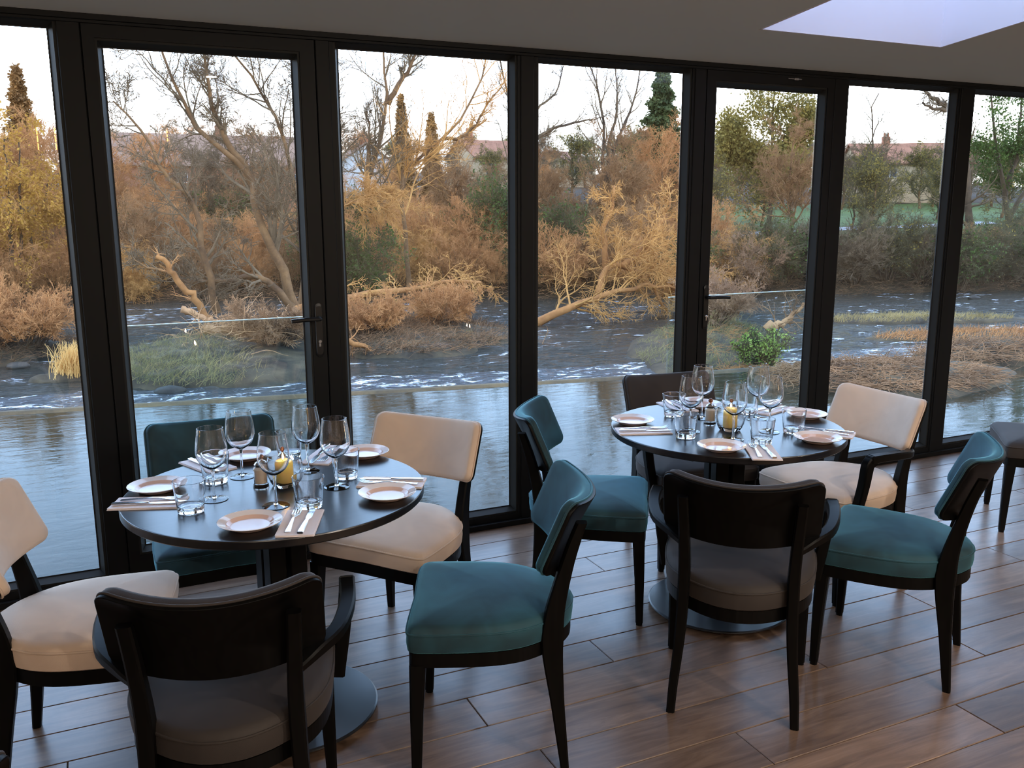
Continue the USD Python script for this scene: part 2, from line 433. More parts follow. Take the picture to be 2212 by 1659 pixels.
# ceiling with the opening of a light shaft
SX0, SX1, SY1, SY0 = 2.842, 3.985, -.574, -1.95
def slab(x0, x1, y0, y1, t=.22):
    v = np.array([(x, y, ceil_z(y) + dz) for dz in (0, t) for x, y in ((x0, y0), (x1, y0), (x1, y1), (x0, y1))])
    return trimesh.convex.convex_hull(v)
g_ = .0135
struct('ceiling', cat_([slab(XL, SX0 - g_, YB, .09), slab(SX1 + g_, XR, YB, .09), slab(SX0 - g_, SX1 + g_, SY1 + g_, .09), slab(SX0 - g_, SX1 + g_, YB, SY0 - g_)]), M['ceiling'])
sk = thing('skylight', kind='structure')
ZT = 3.25
def lining(xa, ya, xb, yb, nx, ny, t=.012):
    v = []
    for x, y in ((xa, ya), (xb, yb), (xb + nx * t, yb + ny * t), (xa + nx * t, ya + ny * t)):
        yy = min(max(y, SY0), SY1)
        v += [(x, y, ceil_z(yy) - .001), (x, y, ZT)]
    return trimesh.convex.convex_hull(np.array(v))
obj('lining', lining(SX0, SY1, SX1, SY1, 0, 1), M['shaft'], sk)
obj('lining', lining(SX0, SY0, SX1, SY0, 0, -1), M['shaft'], sk)
obj('lining', lining(SX0, SY0, SX0, SY1, -1, 0), M['shaft'], sk)
obj('lining', lining(SX1, SY0, SX1, SY1, 1, 0), M['shaft'], sk)
obj('skylight_frame', cat_([box(SX0 - .08, SX1 + .08, SY1, SY1 + .08, ZT, ZT + .06), box(SX0 - .08, SX1 + .08, SY0 - .08, SY0, ZT, ZT + .06), box(SX0 - .08, SX0, SY0, SY1, ZT, ZT + .06), box(SX1, SX1 + .08, SY0, SY1, ZT, ZT + .06)]), M['frame'], sk)
obj('pane', box(SX0, SX1, SY0, SY1, ZT + .02, ZT + .035), M['pane'], sk)

def wall(x0, x1, y0, y1):
    v = [(x, y, z) for x in (x0, x1) for y in (y0, y1) for z in (-.30, ceil_z(y))]
    return trimesh.convex.convex_hull(np.array(v))
struct('wall_left', wall(XL - .15, XL, YB - .15, .09), M['wall'])
struct('wall_right', wall(XR, XR + .15, YB - .15, .09), M['wall'])
struct('wall_rear', wall(XL, XR, YB - .15, YB), M['wall'])
struct('wall_outer', cat_([box(XL - .15, XR + .15, -.25, .10, -3.9, -.30), box(XL - .15, XR + .15, -.02, .09, -.30, -.002)]), M['facade_ext'])
struct('roof_slab', cat_([box(XL - .3, XR + .3, -9.3, SY0 - .1, 3.3, 3.5), box(XL - .3, SX0 - .1, SY0 - .1, .35, ZF + .35, ZF + .5), box(SX1 + .1, XR + .3, SY0 - .1, .35, ZF + .35, ZF + .5), box(SX0 - .1, SX1 + .1, SY1 + .1, .35, ZF + .35, ZF + .5)]), M['facade_ext'])

# glazed front: fixed windows, two glazed doors, posts between them
YG = .045
count = {'window': 0, 'door': 0, 'trim': 0}
def trim(mesh):
    count['trim'] += 1
    struct(f'trim_{count["trim"]}', mesh, M['frame'])
def ring_frame(X0, X1, Z0, Z1, x0, x1, z0, z1, ya, yb):
    """A rectangular frame: outer X0..Z1, inner x0..z1."""
    return cat_([box(X0, x0, ya, yb, Z0, Z1), box(x1, X1, ya, yb, Z0, Z1), box(x0, x1, ya, yb, Z0, z0), box(x0, x1, ya, yb, z1, Z1)])
def bevel(x0, x1, z0, z1, w=.028, ya=.006, yb=YG - .002):
    """Sloping glazing bead from the frame down to the glass opening x0..z1."""
    o = np.array([(x0 - w, z0 - w), (x1 + w, z0 - w), (x1 + w, z1 + w), (x0 - w, z1 + w)])
    i = np.array([(x0, z0), (x1, z0), (x1, z1), (x0, z1)])
    rings = [np.c_[o[:, 0], np.full(4, yb), o[:, 1]], np.c_[o[:, 0], np.full(4, ya), o[:, 1]], np.c_[o[:, 0] * .65 + i[:, 0] * .35, np.full(4, ya), o[:, 1] * .65 + i[:, 1] * .35], np.c_[i[:, 0], np.full(4, yb), i[:, 1]]]
    return loft(rings + [rings[0]], caps=False)
def fixed_window(x0, x1, z0, z1, X0, X1, Z0, Z1):
    count['window'] += 1
    w = thing(f'window_{count["window"]}', kind='structure')
    b = .028
    obj('frame', ring_frame(X0, X1, Z0, Z1, x0 - b, x1 + b, z0 - b, z1 + b, 0, .075), M['frame'], w)
    obj('bead', bevel(x0, x1, z0, z1), M['bead'], w)
    obj('gasket', ring_frame(x0 - .006, x1 + .006, z0 - .006, z1 + .006, x0 + .004, x1 - .004, z0 + .004, z1 - .004, YG - .003, YG), M['rubber'], w)
    obj('pane', box(x0 - .01, x1 + .01, YG, YG + .024, z0 - .01, z1 + .01), M['pane'], w)
    return w
G0, G1 = .088, 2.294
fixed_window(-.98, -.092, G0, G1, -1.03, -.062, .0, 2.325)
fixed_window(1.032, 1.852, G0, G1, .985, 1.895, .0, 2.325)
fixed_window(2.008, 2.853, G0, G1, 1.966, 2.896, .0, 2.325)
fixed_window(3.980, 4.818, G0, G1, 3.935, 4.862, .0, 2.325)
fixed_window(5.010, 5.86, G0, G1, 4.966, 5.905, .0, 2.325)
fixed_window(6.06, 6.95, G0, G1, 6.01, 7.0, .0, 2.325)
fixed_window(-2.0, -1.18, G0, G1, -2.05, -1.13, .0, 2.325)
for a, b in ((-1.13, -1.03), (-.062, .020), (.925, .985), (1.895, 1.966), (2.896, 2.968), (3.852, 3.935), (4.862, 4.966), (5.905, 6.01), (7.0, XR), (XL, -2.05)):
    trim(box(a, b, -.006, .08, 0, 2.325, .003))
trim(cat_([box(XL, XR, -.010, .085, 2.325, ZF + .02, .002), box(XL, XR, -.012, .0, 2.312, 2.325, .002)]))
trim(box(XL, XR, -.022, .0, 0, .030, .003))

def door(X0, X1, x0, x1, right_handle):
    count['door'] += 1
    d = thing(f'door_{count["door"]}', kind='structure')
    z0, z1 = .165, 2.236
    b = .026
    obj('door_frame', ring_frame(X0, X1, .001, 2.325, X0 + .03, X1 - .03, .06, 2.29, .073, .088), M['frame'], d)
    obj('door_leaf', ring_frame(X0 + .004, X1 - .004, .034, 2.318, x0 - b, x1 + b, z0 - b, z1 + b, -.004, .072), M['frame'], d)
    obj('bead', bevel(x0, x1, z0, z1, w=.026, ya=.002), M['bead'], d)
    obj('gasket', ring_frame(x0 - .006, x1 + .006, z0 - .006, z1 + .006, x0 + .004, x1 - .004, z0 + .004, z1 - .004, YG - .003, YG), M['rubber'], d)
    obj('pane', box(x0 - .01, x1 + .01, YG, YG + .024, z0 - .01, z1 + .01), M['pane'], d)
    s = -1 if right_handle else 1
    hx = (x1 + .056) if right_handle else (x0 - .042)
    plate = obj('handle_plate', pillow(rounded_rect(.0165, .122, .016), [(1, 0), (1, .007), (.9, .010)], lambda p: np.c_[p[:, 0] + hx, -.004 - p[:, 2], p[:, 1] + 1.072]), M['black_metal'], d)
    lv = spline([(hx, -.012, 1.128), (hx, -.040, 1.128), (hx + s * .014, -.052, 1.128), (hx + s * .05, -.053, 1.128), (hx + s * .095, -.050, 1.126), (hx + s * .128, -.047, 1.123)], 4)
    n = len(lv)
    obj('lever', sweep_bar(lv, np.linspace(.010, .0085, n), np.linspace(.009, .0115, n), side=(0, 0, 1), ch=.006), M['black_metal'], plate)
    obj('lock_cylinder', cat_([moved(lathe([(0, 0), (.0085, 0), (.0085, .008), (.006, .010), (0, .010)], 16).apply_transform(trimesh.transformations.rotation_matrix(math.pi / 2, [1, 0, 0])), (hx, -.013, 1.022)), box(hx - .0045, hx + .0045, -.021, -.013, .998, 1.022, .002)]), M['chrome'], plate)
    return d
door(.020, .925, .094, .832, True)
d2 = door(2.968, 3.852, 3.055, 3.772, False)
obj('door_catch', cat_([box(3.505, 3.60, -.013, -.005, 2.293, 2.299, .002), box(3.545, 3.575, -.018, -.005, 2.288, 2.301, .003)]), M['chrome'], d2)

def balustrade(x0, x1, label):
    t = thing('glass_balustrade', label, 'balustrade', ((x0 + x1) / 2, .35, 0))
    h = (x1 - x0) / 2
    obj('pane', box(-h, h, -.009, .009, -.12, 1.092), M['balus'], t)
    obj('polished_edge', box(-h, h, -.008, .008, 1.0925, 1.096), M['glass_edge'], t)
    for s in (-1, 1):
        for z in (-.06, .04):
            obj('clamp', box(s * (h - .12) - .025, s * (h - .12) + .025, -.258, .022, z - .02, z + .02, .004), M['black_metal'], t)
balustrade(-.02, .97, 'clear glass balustrade outside the left glazed door, with a bright polished top edge')
balustrade(3.02, 4.10, 'clear glass balustrade outside the right glazed door, behind the set table')

# lamps behind the camera: tube bulbs that the window mirrors, and added fill downlights
def tube_lamp(x, y, z, h, label):
    t = thing('pendant_lamp', label, 'lamp', (x, y, 0))
    obj('cord', box(-.002, .002, -.002, .002, z + h / 2 + .05, ceil_z(y) - .02), M['black_metal'], t)
    obj('ceiling_rose', moved(lathe([(0, 0), (.045, 0), (.045, .02), (0, .02)], 20), (0, 0, ceil_z(y) - .022)), M['black_metal'], t)
    obj('socket', moved(lathe([(0, 0), (.016, 0), (.016, .05), (0, .05)], 16), (0, 0, z + h / 2)), M['black_metal'], t)
    obj('filament', cat_([box(-.005, .005, -.005, .005, z - h / 2 + h * k / 3 + .004, z - h / 2 + h * (k + 1) / 3 - .004) for k in range(3)]), M['filament'], t)
M['filament'] = usdkit.material(stage, '/World/Looks/filament', {"e": ("emission", {"color": (1.0, .42, .10), "strength": FILAMENT})}, [], surface="e.emission")
tube_lamp(-.375, -5.11, 2.22, .20, 'tube bulb pendant behind the camera, mirrored at the left edge')
tube_lamp(-.232, -5.11, 2.225, .20, 'tube bulb pendant behind the camera, mirrored beside the left post')
tube_lamp(.71, -5.11, 2.28, .11, 'short tube bulb pendant behind the camera, mirrored in the left door')
def downlight(x, y, label):  # an unseen spotlight, added as warm fill light
    t = thing('ceiling_spotlight', label, 'added fill light', (x, y, 0), group='added warm fill spotlights behind the camera')
    z = ceil_z(y)
    obj('bezel', moved(lathe([(.055, 0), (.075, -.004), (.078, .004), (.055, .004)], 24), (0, 0, z - .006)), M['chrome'], t)
    L = UsdLux.DiskLight.Define(stage, str(t.GetPath()) + '/bulb')
    L.CreateRadiusAttr(.05)
    L.CreateIntensityAttr(SPOT_I)
    L.CreateColorAttr(Gf.Vec3f(*SPOT_C))
    L.AddTranslateOp().Set(Gf.Vec3d(0, 0, z - .012))
for k, (x, y) in enumerate(SPOTS):
    row = ('front', 'rear', 'nearest')[0 if k < 4 else 1 if k < 7 else 2]
    downlight(x, y, f'added warm fill spotlight behind the camera, {row} row, number {(k if k < 4 else k - 4) + 1} from the left' if k < 7 else 'single added warm fill spotlight just behind the camera')

# ------------------------------------------------------------------ furniture
# chair, front towards +y
SEAT_OUT = []
_half = [(.0, .232), (.12, .236), (.205, .236), (.236, .230), (.246, .212), (.248, .14), (.245, .05), (.235, -.03), (.213, -.095), (.180, -.145), (.144, -.182), (.100, -.215), (.05, -.238), (0, -.246)]
_h = spline(_half, 4)
SEAT_OUT = np.vstack([_h[:-1], (_h * [-1, 1])[::-1][:-1]])[::-1]
def back_map(p):
    """(x, s, h): x across, s up the back from its lower edge, h towards the sitter."""
    x, s, h = p[:, 0], p[:, 1], p[:, 2]
    u, v = x / .24, s / .232
    y = -.212 - .088 * v + .080 * u ** 2
    z = .612 + .208 * v - .022 * (1 - u ** 2)
    nx, ny, nz = -2 * .080 * u / .24, np.ones_like(u), np.full_like(u, .40)
    L = np.sqrt(nx ** 2 + ny ** 2 + nz ** 2)
    return np.c_[x * (1 - .03 * u ** 2) + nx / L * h, y + ny / L * h, z + nz / L * h]
BACK_OUT = (rounded_rect(.24, .116, .034, 6, .02) + [0, .116])[::-1]

def make_chair(name, label, fabric, piping, arms, loc, rot, group):
    t = thing(name, label, 'chair', loc, rot, group)
    dw = M['dark_wood']
    seat = obj('seat', pillow(SEAT_OUT, [(.97, .386), (1.0, .392), (1.012, .415), (1.008, .440), (1.0, .4485), (.975, .459), (.92, .468), (.75, .4785), (.45, .487), (.15, .490)]), fabric, t, 40)
    w = np.vstack([SEAT_OUT, SEAT_OUT[:1]]) * 1.006
    obj('piping', sweep_bar(np.c_[w, np.full(len(w), .4445)], .0032, .0032, (0, 0, 1), .0016), piping, seat, 60)
    obj('seat_frame', pillow(SEAT_OUT, [(.985, .345), (.985, .386)]), dw, t)
    for s in (-1, 1):
        obj('leg', post([(s * .228, .216, .0, .012, .012), (s * .228, .216, .010, .012, .012), (s * .228, .216, .0105, .014, .014), (s * .224, .212, .20, .019, .019), (s * .2205, .206, .350, .0235, .0235)]), dw, t, 35)
    for s in (-1, 1):
        path = spline([(.193, -.214, 0), (.187, -.203, .10), (.176, -.190, .22), (.169, -.178, .34), (.167, -.177, .41), (.166, -.184, .48), (.167, -.199, .55), (.170, -.219, .63), (.173, -.240, .70), (.175, -.257, .748)], 3)
        hy = np.interp(path[:, 2], [0, .2, .33, .40, .47, .55, .63, .745], [.0125, .020, .029, .033, .028, .023, .019, .015])
        hx = np.interp(path[:, 2], [0, .3, .45, .745], [.0135, .0175, .0185, .016])
        obj('rear_leg', post([(s * a, b, c, i, j) for (a, b, c), i, j in zip(path, hx, hy)], .005), dw, t, 35)
    obj('back_shell', pillow(BACK_OUT, [(.985, -.014), (1.0, -.012), (1.0, -.003)], back_map), dw, t, 40)
    pad = obj('backrest', pillow(BACK_OUT, [(.99, -.003), (1.004, .004), (1.0, .017), (.97, .025), (.88, .030), (.6, .033), (.2, .034)], back_map), fabric, t, 40)
    w = np.vstack([BACK_OUT, BACK_OUT[:1]])
    w = (w - [0, .116]) * 1.004 + [0, .116]
    obj('piping', sweep_bar(back_map(np.c_[w, np.full(len(w), -.001)]), .003, .003, (0, 1, 0), .0015), piping, pad, 60)
    if arms:
        for s in (-1, 1):
            a = spline([(.170, -.200, .585), (.212, -.165, .603), (.262, -.100, .615), (.284, -.020, .624), (.292, .060, .630), (.291, .125, .631)], 3) * [s, 1, 1]
            b = spline([(.291, .135, .628), (.289, .158, .612), (.286, .163, .58), (.281, .165, .53), (.272, .172, .46), (.262, .182, .39), (.256, .188, .345)], 3) * [s, 1, 1]
            top = sweep_bar(a, np.linspace(.016, .021, len(a)), np.full(len(a), .0155), (1, 0, 0), .005)
            pst = sweep_bar(b, np.full(len(b), .019), np.interp(np.arange(len(b)), [0, 3, len(b) - 1], [.024, .022, .016]), (1, 0, 0), .005)
            obj('arm', cat_([top, pst, moved(box(-.021, .021, -.02, .026, -.0165, .0155, .005), (s * .291, .135, .631))]), dw, t, 35)
    return t

GT, GC, GD = 'teal velvet dining chairs', 'cream dining chairs', 'dark armchairs'
teal = make_chair('dining_chair', 'teal velvet dining chair right of the left table, seat towards the viewer', M['teal'], M['teal'], False, (1.011, -1.652, 0), 1.148, GT)
dup(teal, 'dark teal velvet dining chair between the left table and the left glazed door', (.347, -.700, 0), -3.142)
dup(teal, 'teal velvet dining chair left of the right table, standing by the middle post', (1.765, -.931, 0), -2.149)
dup(teal, 'green teal velvet dining chair right of the right table, nearest the right edge', (2.532, -1.815, 0), .600)
cream = make_chair('cream_dining_chair', 'cream dining chair cut by the left picture edge, facing the left table', M['cream'], M['cream'], False, (-.115, -1.251, 0), -1.745, GC)
dup(cream, 'cream dining chair behind the left table, its back against the second window', (.944, -.947, 0), 2.253)
make_chair('cream_armchair', 'cream armchair with dark curved arms, right of the right table by the window', M['cream'], M['cream'], True, (2.855, -1.205, 0), 1.60, None)
dark = make_chair('dark_armchair', 'dark armchair with black curved back in front of the left table, seen from behind', M['brown_fabric'], M['brown_fabric'], True, (.22, -1.848, 0), -.24, GD)
dup(dark, 'dark armchair in front of the right table, seen from behind', (1.863, -1.765, 0), -.70)
dup(dark, 'dark brown armchair behind the right table with its back to the window', (2.452, -.650, 0), -3.27)
dark_side = make_chair('dark_dining_chair', 'dark brown dining chair cut by the right picture edge', M['brown_fabric'], M['brown_fabric'], False, (4.345, -1.137, 0), .80, None)
dup(dark_side, 'dark dining chair whose back corner shows in the bottom left corner', (-.497, -2.48, 0), .5)

def make_table(label, loc, rot):
    t = thing('round_table', label, 'table', loc, rot, 'round dark dining tables')
    obj('tabletop', moved(lathe([(0, 0), (.4375, 0), (.4495, .004), (.4530, .0075), (.4530, .0265), (.4515, .0295), (.448, .0305), (0, .0305)], 128), (0, 0, .7295)), M['tabletop'], t, 25)
    obj('support_plate', box(-.20, .20, -.20, .20, .717, .7295, .003), M['black_metal'], t)
    for k, a in enumerate((45, 135, 225, 315)):
        obj('bracket', moved(box(.245, .36, -.018, .018, .704, .7295, .004), (0, 0, 0), math.radians(a)), M['dark_wood'], t)
    for sx in (-1, 1):
        for sy in (-1, 1):
            obj('column_post', box(sx * .034 - .027, sx * .034 + .027, sy * .034 - .027, sy * .034 + .027, .026, .717, .003), M['dark_wood'], t)
    obj('base_plate', moved(lathe([(0, 0), (.272, 0), (.285, .004), (.285, .009), (.280, .012), (.06, .014), (0, .014)], 96), (0, 0, .014)), M['base_metal'], t, 25)
    for k in range(4):
        a = math.radians(20 + 90 * k)
        obj('foot', moved(lathe([(0, 0), (.017, 0), (.015, .014), (0, .014)], 16), (.235 * math.cos(a), .235 * math.sin(a), 0)), M['rubber'], t)
    return t
M['base_metal'] = P('base_metal', lin(30, 32, 36), .32, metallic=.0, ior=1.7)
T1, T2 = np.array([.4532, -1.2744]), np.array([2.2085, -1.2349])
tb = make_table('round dark wood table at the left, laid for five', (*T1, 0), math.radians(12))
dup(tb, 'round dark wood table at the right, laid for five', (*T2, 0), math.radians(-14))

# ------------------------------------------------------------------ table settings
ZT_ = .760
seats = {'A': 'the left table by the cream chair at picture edge', 'B': 'the left table by the front dark armchair', 'C': 'the left table by the teal chair right of it',
         'D': 'the left table by the cream chair at the window', 'E': 'the left table by the teal chair at the door',
         'F': 'the right table by the teal chair left of it', 'G': 'the right table by the front dark armchair', 'H': 'the right table by the green teal chair',
         'I': 'the right table by the cream armchair', 'J': 'the right table by the rear dark armchair'}
plates = dict(A=(.114, -1.134), B=(.323, -1.589), C=(.736, -1.506), E=(.416, -.885), D=(.798, -1.031), F=(1.905, -1.029), G=(1.976, -1.504), H=(2.369, -1.563), I=(2.603, -1.247), J=(2.333, -.905))
wines = dict(A=(.263, -1.308), B=(.418, -1.446), C=(.623, -1.345), E=(.373, -1.108), D=(.578, -1.136), F=(2.026, -1.245), G=(2.100, -1.412), H=(2.296, -1.382), I=(2.394, -1.192), J=(2.204, -1.080))
tumblers = dict(A=(.188, -1.396), B=(.503, -1.502), C=(.673, -1.264), E=(.287, -1.135), D=(.559, -.940), F=(1.958, -1.312), G=(2.160, -1.500), H=(2.372, -1.430), I=(2.425, -1.090), J=(2.120, -1.000))
# napkin middle and the way its cutlery points
naps = dict(A=(.083, -1.268, .20, -.075), B=(.452, -1.625, .075, .20), C=(.790, -1.380, -.175, .095), E=(.285, -.930, .08, -.19), D=(.668, -.985, -.11, -.17),
            F=(1.868, -1.163, .18, -.065), G=(2.080, -1.598, .10, .175), H=(2.482, -1.487, -.12, .16), J=(2.235, -.865, -.03, -.20), I=(2.560, -1.085, -.19, -.06))

pl = None
for k, (x, y) in plates.items():
    lab = f'glazed pinkish side plate on {seats[k]}'
    if pl is None:
        pl = thing('side_plate', lab, 'plate', (x, y, ZT_), 0, 'side plates')
        obj('well', lathe([(0, 0), (.052, 0), (.055, .002), (.064, .009), (.0655, .0115), (.062, .0105), (.054, .0045), (.050, .0035), (0, .003)], 64), M['ceramic'], pl, 35)
        obj('rim', lathe([(.0655, .0112), (.064, .009), (.078, .0135), (.0858, .0172), (.0868, .0188), (.0855, .0195), (.080, .0172), (.070, .0135), (.0655, .0118)], 64), M['ceramic_rim'], pl, 35)
    else:
        dup(pl, lab, (x, y, ZT_))
wg = None
for k, (x, y) in wines.items():
    lab = f'clear stemmed wine glass on {seats[k]}'
    if wg is None:
        wg = thing('wine_glass', lab, 'wine glass', (x, y, ZT_), 0, 'stemmed wine glasses')
        ou = spline([(.0, .0935), (.006, .0938), (.018, .0995), (.034, .113), (.0445, .134), (.0462, .154), (.0435, .180), (.0395, .205), (.0375, .220)], 4)
        inn = spline([(.0364, .2203), (.0384, .205), (.0424, .180), (.0450, .154), (.0433, .135), (.0328, .115), (.017, .1025), (.006, .0985), (0, .098)], 4)
        obj('bowl', lathe(np.vstack([ou, inn]), 56), M['glass'], wg, 40)
        obj('stem', lathe(np.vstack([[(0, .0052)], spline([(.0085, .0055), (.0052, .012), (.0040, .03), (.0037, .055), (.0045, .080), (.0062, .0932)], 4), [(0, .0934)]]), 24), M['glass'], wg, 40)
        obj('foot', lathe([(0, 0), (.038, 0), (.0395, .0008), (.0395, .0018), (.030, .0026), (.016, .0036), (.0085, .0053), (0, .0050)], 56), M['glass'], wg, 40)
    else:
        dup(wg, lab, (x, y, ZT_))
tu = None
for k, (x, y) in tumblers.items():
    lab = f'clear water tumbler on {seats[k]}'
    if tu is None:
        tu = obj('water_tumbler', lathe([(0, .0035), (.026, .0025), (.030, 0), (.0345, .0012), (.0362, .004), (.0372, .012), (.0462, .0935), (.0460, .0948), (.0450, .0952), (.0441, .0945), (.0362, .026), (.0345, .0215), (.030, .0195), (0, .0185)], 56), M['glass'], None, 40)
        UsdGeom.Xformable(tu).AddTranslateOp().Set(Gf.Vec3d(x, y, ZT_)); UsdGeom.Xformable(tu).AddRotateZOp().Set(0.0)
        tag(tu, lab, 'tumbler', 'water tumblers')
    else:
        x_ = UsdGeom.Mesh.Define(stage, '/World/' + numbered('/World', 'water_tumbler'))
        x_.AddTranslateOp().Set(Gf.Vec3d(x, y, ZT_)); x_.AddRotateZOp().Set(0.0)
        x_.GetPrim().GetReferences().AddInternalReference(tu.GetPath())
        tag(x_.GetPrim(), lab, 'tumbler', 'water tumblers')

def folded_napkin():
    """A paper napkin folded to a slip: three layers, edges a little open."""
    ms = []
    for k, (dx, dz) in enumerate(((0, 0), (.001, .0016), (-.0012, .0032))):
        o = rounded_rect(.0515 - .0006 * k, .1035 - .0008 * k, .002, 2, .02) + [dx, dx]
        ms.append(pillow(o, [(1, dz), (1, dz + .0011), (.995, dz + .0014)], lambda p: p + np.c_[np.zeros(len(p)), np.zeros(len(p)), .0012 * (np.abs(p[:, 0]) / .0515) ** 4 * dz / .0032]))
    return cat_(ms)
def fork_parts():
    y = np.linspace(-.098, .045, 16)
    z = np.interp(y, [-.098, -.06, .0, .03, .045], [.003, .0045, .0075, .0045, .0035])
    hw = np.interp(y, [-.098, -.09, -.04, .005, .02, .034, .045], [.0072, .0078, .005, .0033, .006, .0118, .0125])
    hh = np.interp(y, [-.098, -.02, .02, .045], [.0011, .0014, .0011, .0009])
    handle = sweep_bar(np.c_[np.zeros(16), y, z], hw, hh, (1, 0, 0), .0006)
    tines = []
    for k in range(4):
        yy = np.linspace(.043, .094, 7)
        zz = .0035 + 14 * (yy - .045) ** 2 * np.sign(yy - .045) * .15 + np.interp(yy, [.043, .07, .094], [0, -.001, .0025])
        xx = np.full(7, (-.0103, -.0035, .0035, .0103)[k])
        tines.append(sweep_bar(np.c_[xx, yy, zz], np.interp(yy, [.043, .085, .094], [.0021, .0016, .0006]), .0008, (1, 0, 0), .0004))
    return handle, tines
def knife_parts():
    y = np.linspace(-.104, .0, 10)
    handle = sweep_bar(np.c_[np.zeros(10), y, np.full(10, .0042)], np.interp(y, [-.104, -.095, -.02, 0], [.008, .0088, .0065, .0048]), np.interp(y, [-.104, 0], [.0034, .0028]), (1, 0, 0), .002)
    yb = np.linspace(.0, .108, 12)
    hw = np.interp(yb, [0, .006, .02, .08, .1, .108], [.0048, .0062, .0085, .0088, .0055, .001])
    blade = sweep_bar(np.c_[np.interp(yb, [0, .02, .08, .108], [0, .001, .001, -.004]), yb, np.full(12, .0032)], hw, np.full(12, .0008), (1, 0, 0), .0005)
    return handle, blade
nk = fk = kn = None
rng = np.random.default_rng(5)
for k, (x, y, dx, dy) in naps.items():
    a = math.atan2(-dx, dy)
    c, s = math.cos(a), math.sin(a)
    zc = ZT_ + .0052
    fx, fy = x - c * .021, y - s * .021
    kx, ky = x + c * .017, y + s * .017
    sl = .012
    fx, fy = fx - s * sl, fy + c * sl
    kx, ky = kx - s * sl * .5, ky + c * sl * .5
    da, db = rng.uniform(-.07, .07, 2)
    ln, lf, lk = (f'folded paper napkin on {seats[k]}', f'steel fork on napkin, on {seats[k]}', f'steel knife on napkin, on {seats[k]}')
    if nk is None:
        nk = obj('napkin', folded_napkin(), M['napkin'])
        UsdGeom.Xformable(nk).AddTranslateOp().Set(Gf.Vec3d(x, y, ZT_)); UsdGeom.Xformable(nk).AddRotateZOp().Set(math.degrees(a))
        tag(nk, ln, 'napkin', 'folded paper napkins')
        fk = thing('fork', lf, 'fork', (fx, fy, zc), a + da, 'table forks')
        h, ts = fork_parts()
        obj('handle', h, M['steel'], fk, 40)
        for q in ts: obj('tine', q, M['steel'], fk, 40)
        kn = thing('table_knife', lk, 'knife', (kx, ky, zc), a + db, 'table knives')
        h, b = knife_parts()
        obj('handle', h, M['steel'], kn, 40); obj('blade', b, M['steel'], kn, 40)
    else:
        x_ = UsdGeom.Mesh.Define(stage, '/World/' + numbered('/World', 'napkin'))
        x_.AddTranslateOp().Set(Gf.Vec3d(x, y, ZT_)); x_.AddRotateZOp().Set(math.degrees(a))
        x_.GetPrim().GetReferences().AddInternalReference(nk.GetPath())
        tag(x_.GetPrim(), ln, 'napkin', 'folded paper napkins')
        dup(fk, lf, (fx, fy, zc), a + da)
        dup(kn, lk, (kx, ky, zc), a + db)

def votive(label, x, y, rot):
    t = thing('candle_holder', label, 'candle holder', (x, y, ZT_), rot, 'square glass candle holders')
    def sq(h, e=.34, n=48):
        a = np.arange(n) * 2 * np.pi / n
        return np.c_[h * np.sign(np.cos(a)) * np.abs(np.cos(a)) ** e, h * np.sign(np.sin(a)) * np.abs(np.sin(a)) ** e]
    ou = [(.026, 0), (.030, .001), (.036, .012), (.043, .032), (.0465, .055), (.0455, .075), (.042, .088)]
    inn = [(.0395, .0885), (.0425, .075), (.0435, .055), (.040, .034), (.034, .018), (.030, .013)]
    rings = [np.c_[sq(h), np.full(48, z)] for h, z in ou + inn]
    obj('glass_cup', loft(rings), M['glass'], t, 40)
    return t
def candle(label, x, y):
    t = thing('candle', label, 'candle', (x, y, ZT_ + .0132), 0, 'lit pillar candles')
    obj('wax', lathe([(0, 0), (.0255, 0), (.0265, .002), (.0265, .062), (.0245, .066), (.019, .0645), (.008, .0625), (0, .062)], 40), M['wax'], t, 40)
    obj('wick', lathe([(0, .061), (.0009, .061), (.0009, .070), (0, .0705)], 8), M['wick'], t)
    obj('flame', lathe(np.vstack([[(0, .0680)], spline([(.0016, .0690), (.0042, .075), (.0034, .083), (.0010, .092)], 4), [(0, .0945)]]), 16), M['flame'], t, 60)
    return t
def shaker(label, x, y):
    t = thing('spice_mill', label, 'spice mill', (x, y, ZT_), 0, 'small glass spice mills with wooden knobs')
    obj('glass_body', lathe([(0, 0), (.0235, 0), (.0245, .002), (.0235, .008), (.0205, .014), (.0205, .050), (.0225, .058), (.0205, .064), (.0175, .068), (.0165, .066), (.0185, .060), (.019, .050), (.019, .014), (0, .010)], 36), M['glass'], t, 40)
    obj('filling', lathe([(0, .0105), (.0187, .0142), (.0187, .058), (0, .0595)], 32), M['salt'], t, 40)
    obj('cap', lathe([(0, .0665), (.016, .0685), (.0185, .073), (.014, .080), (.006, .083), (.004, .087), (0, .087)], 32), M['chrome'], t, 40)
    obj('knob', lathe(np.vstack([[(0, .086)], spline([(.004, .0865), (.0085, .092), (.0088, .098), (.005, .1035)], 4), [(0, .1045)]]), 24), M['knob'], t, 40)
    return t
v1 = votive('square glass candle holder in the middle of the left table', .480, -1.262, .35)
dup(v1, 'square glass candle holder in the middle of the right table', (2.182, -1.290, ZT_), .12)
c1 = candle('lit yellow pillar candle in the glass holder of the left table', .480, -1.262)
dup(c1, 'lit yellow pillar candle in the glass holder of the right table', (2.182, -1.290, ZT_ + .0132))
s1 = shaker('glass spice mill left of the candle on the left table', .410, -1.240)
dup(s1, 'glass spice mill behind the candle on the left table', (.497, -1.175, ZT_))
dup(s1, 'glass spice mill left of the candle on the right table', (2.176, -1.172, ZT_))
dup(s1, 'glass spice mill behind the candle on the right table', (2.243, -1.215, ZT_))

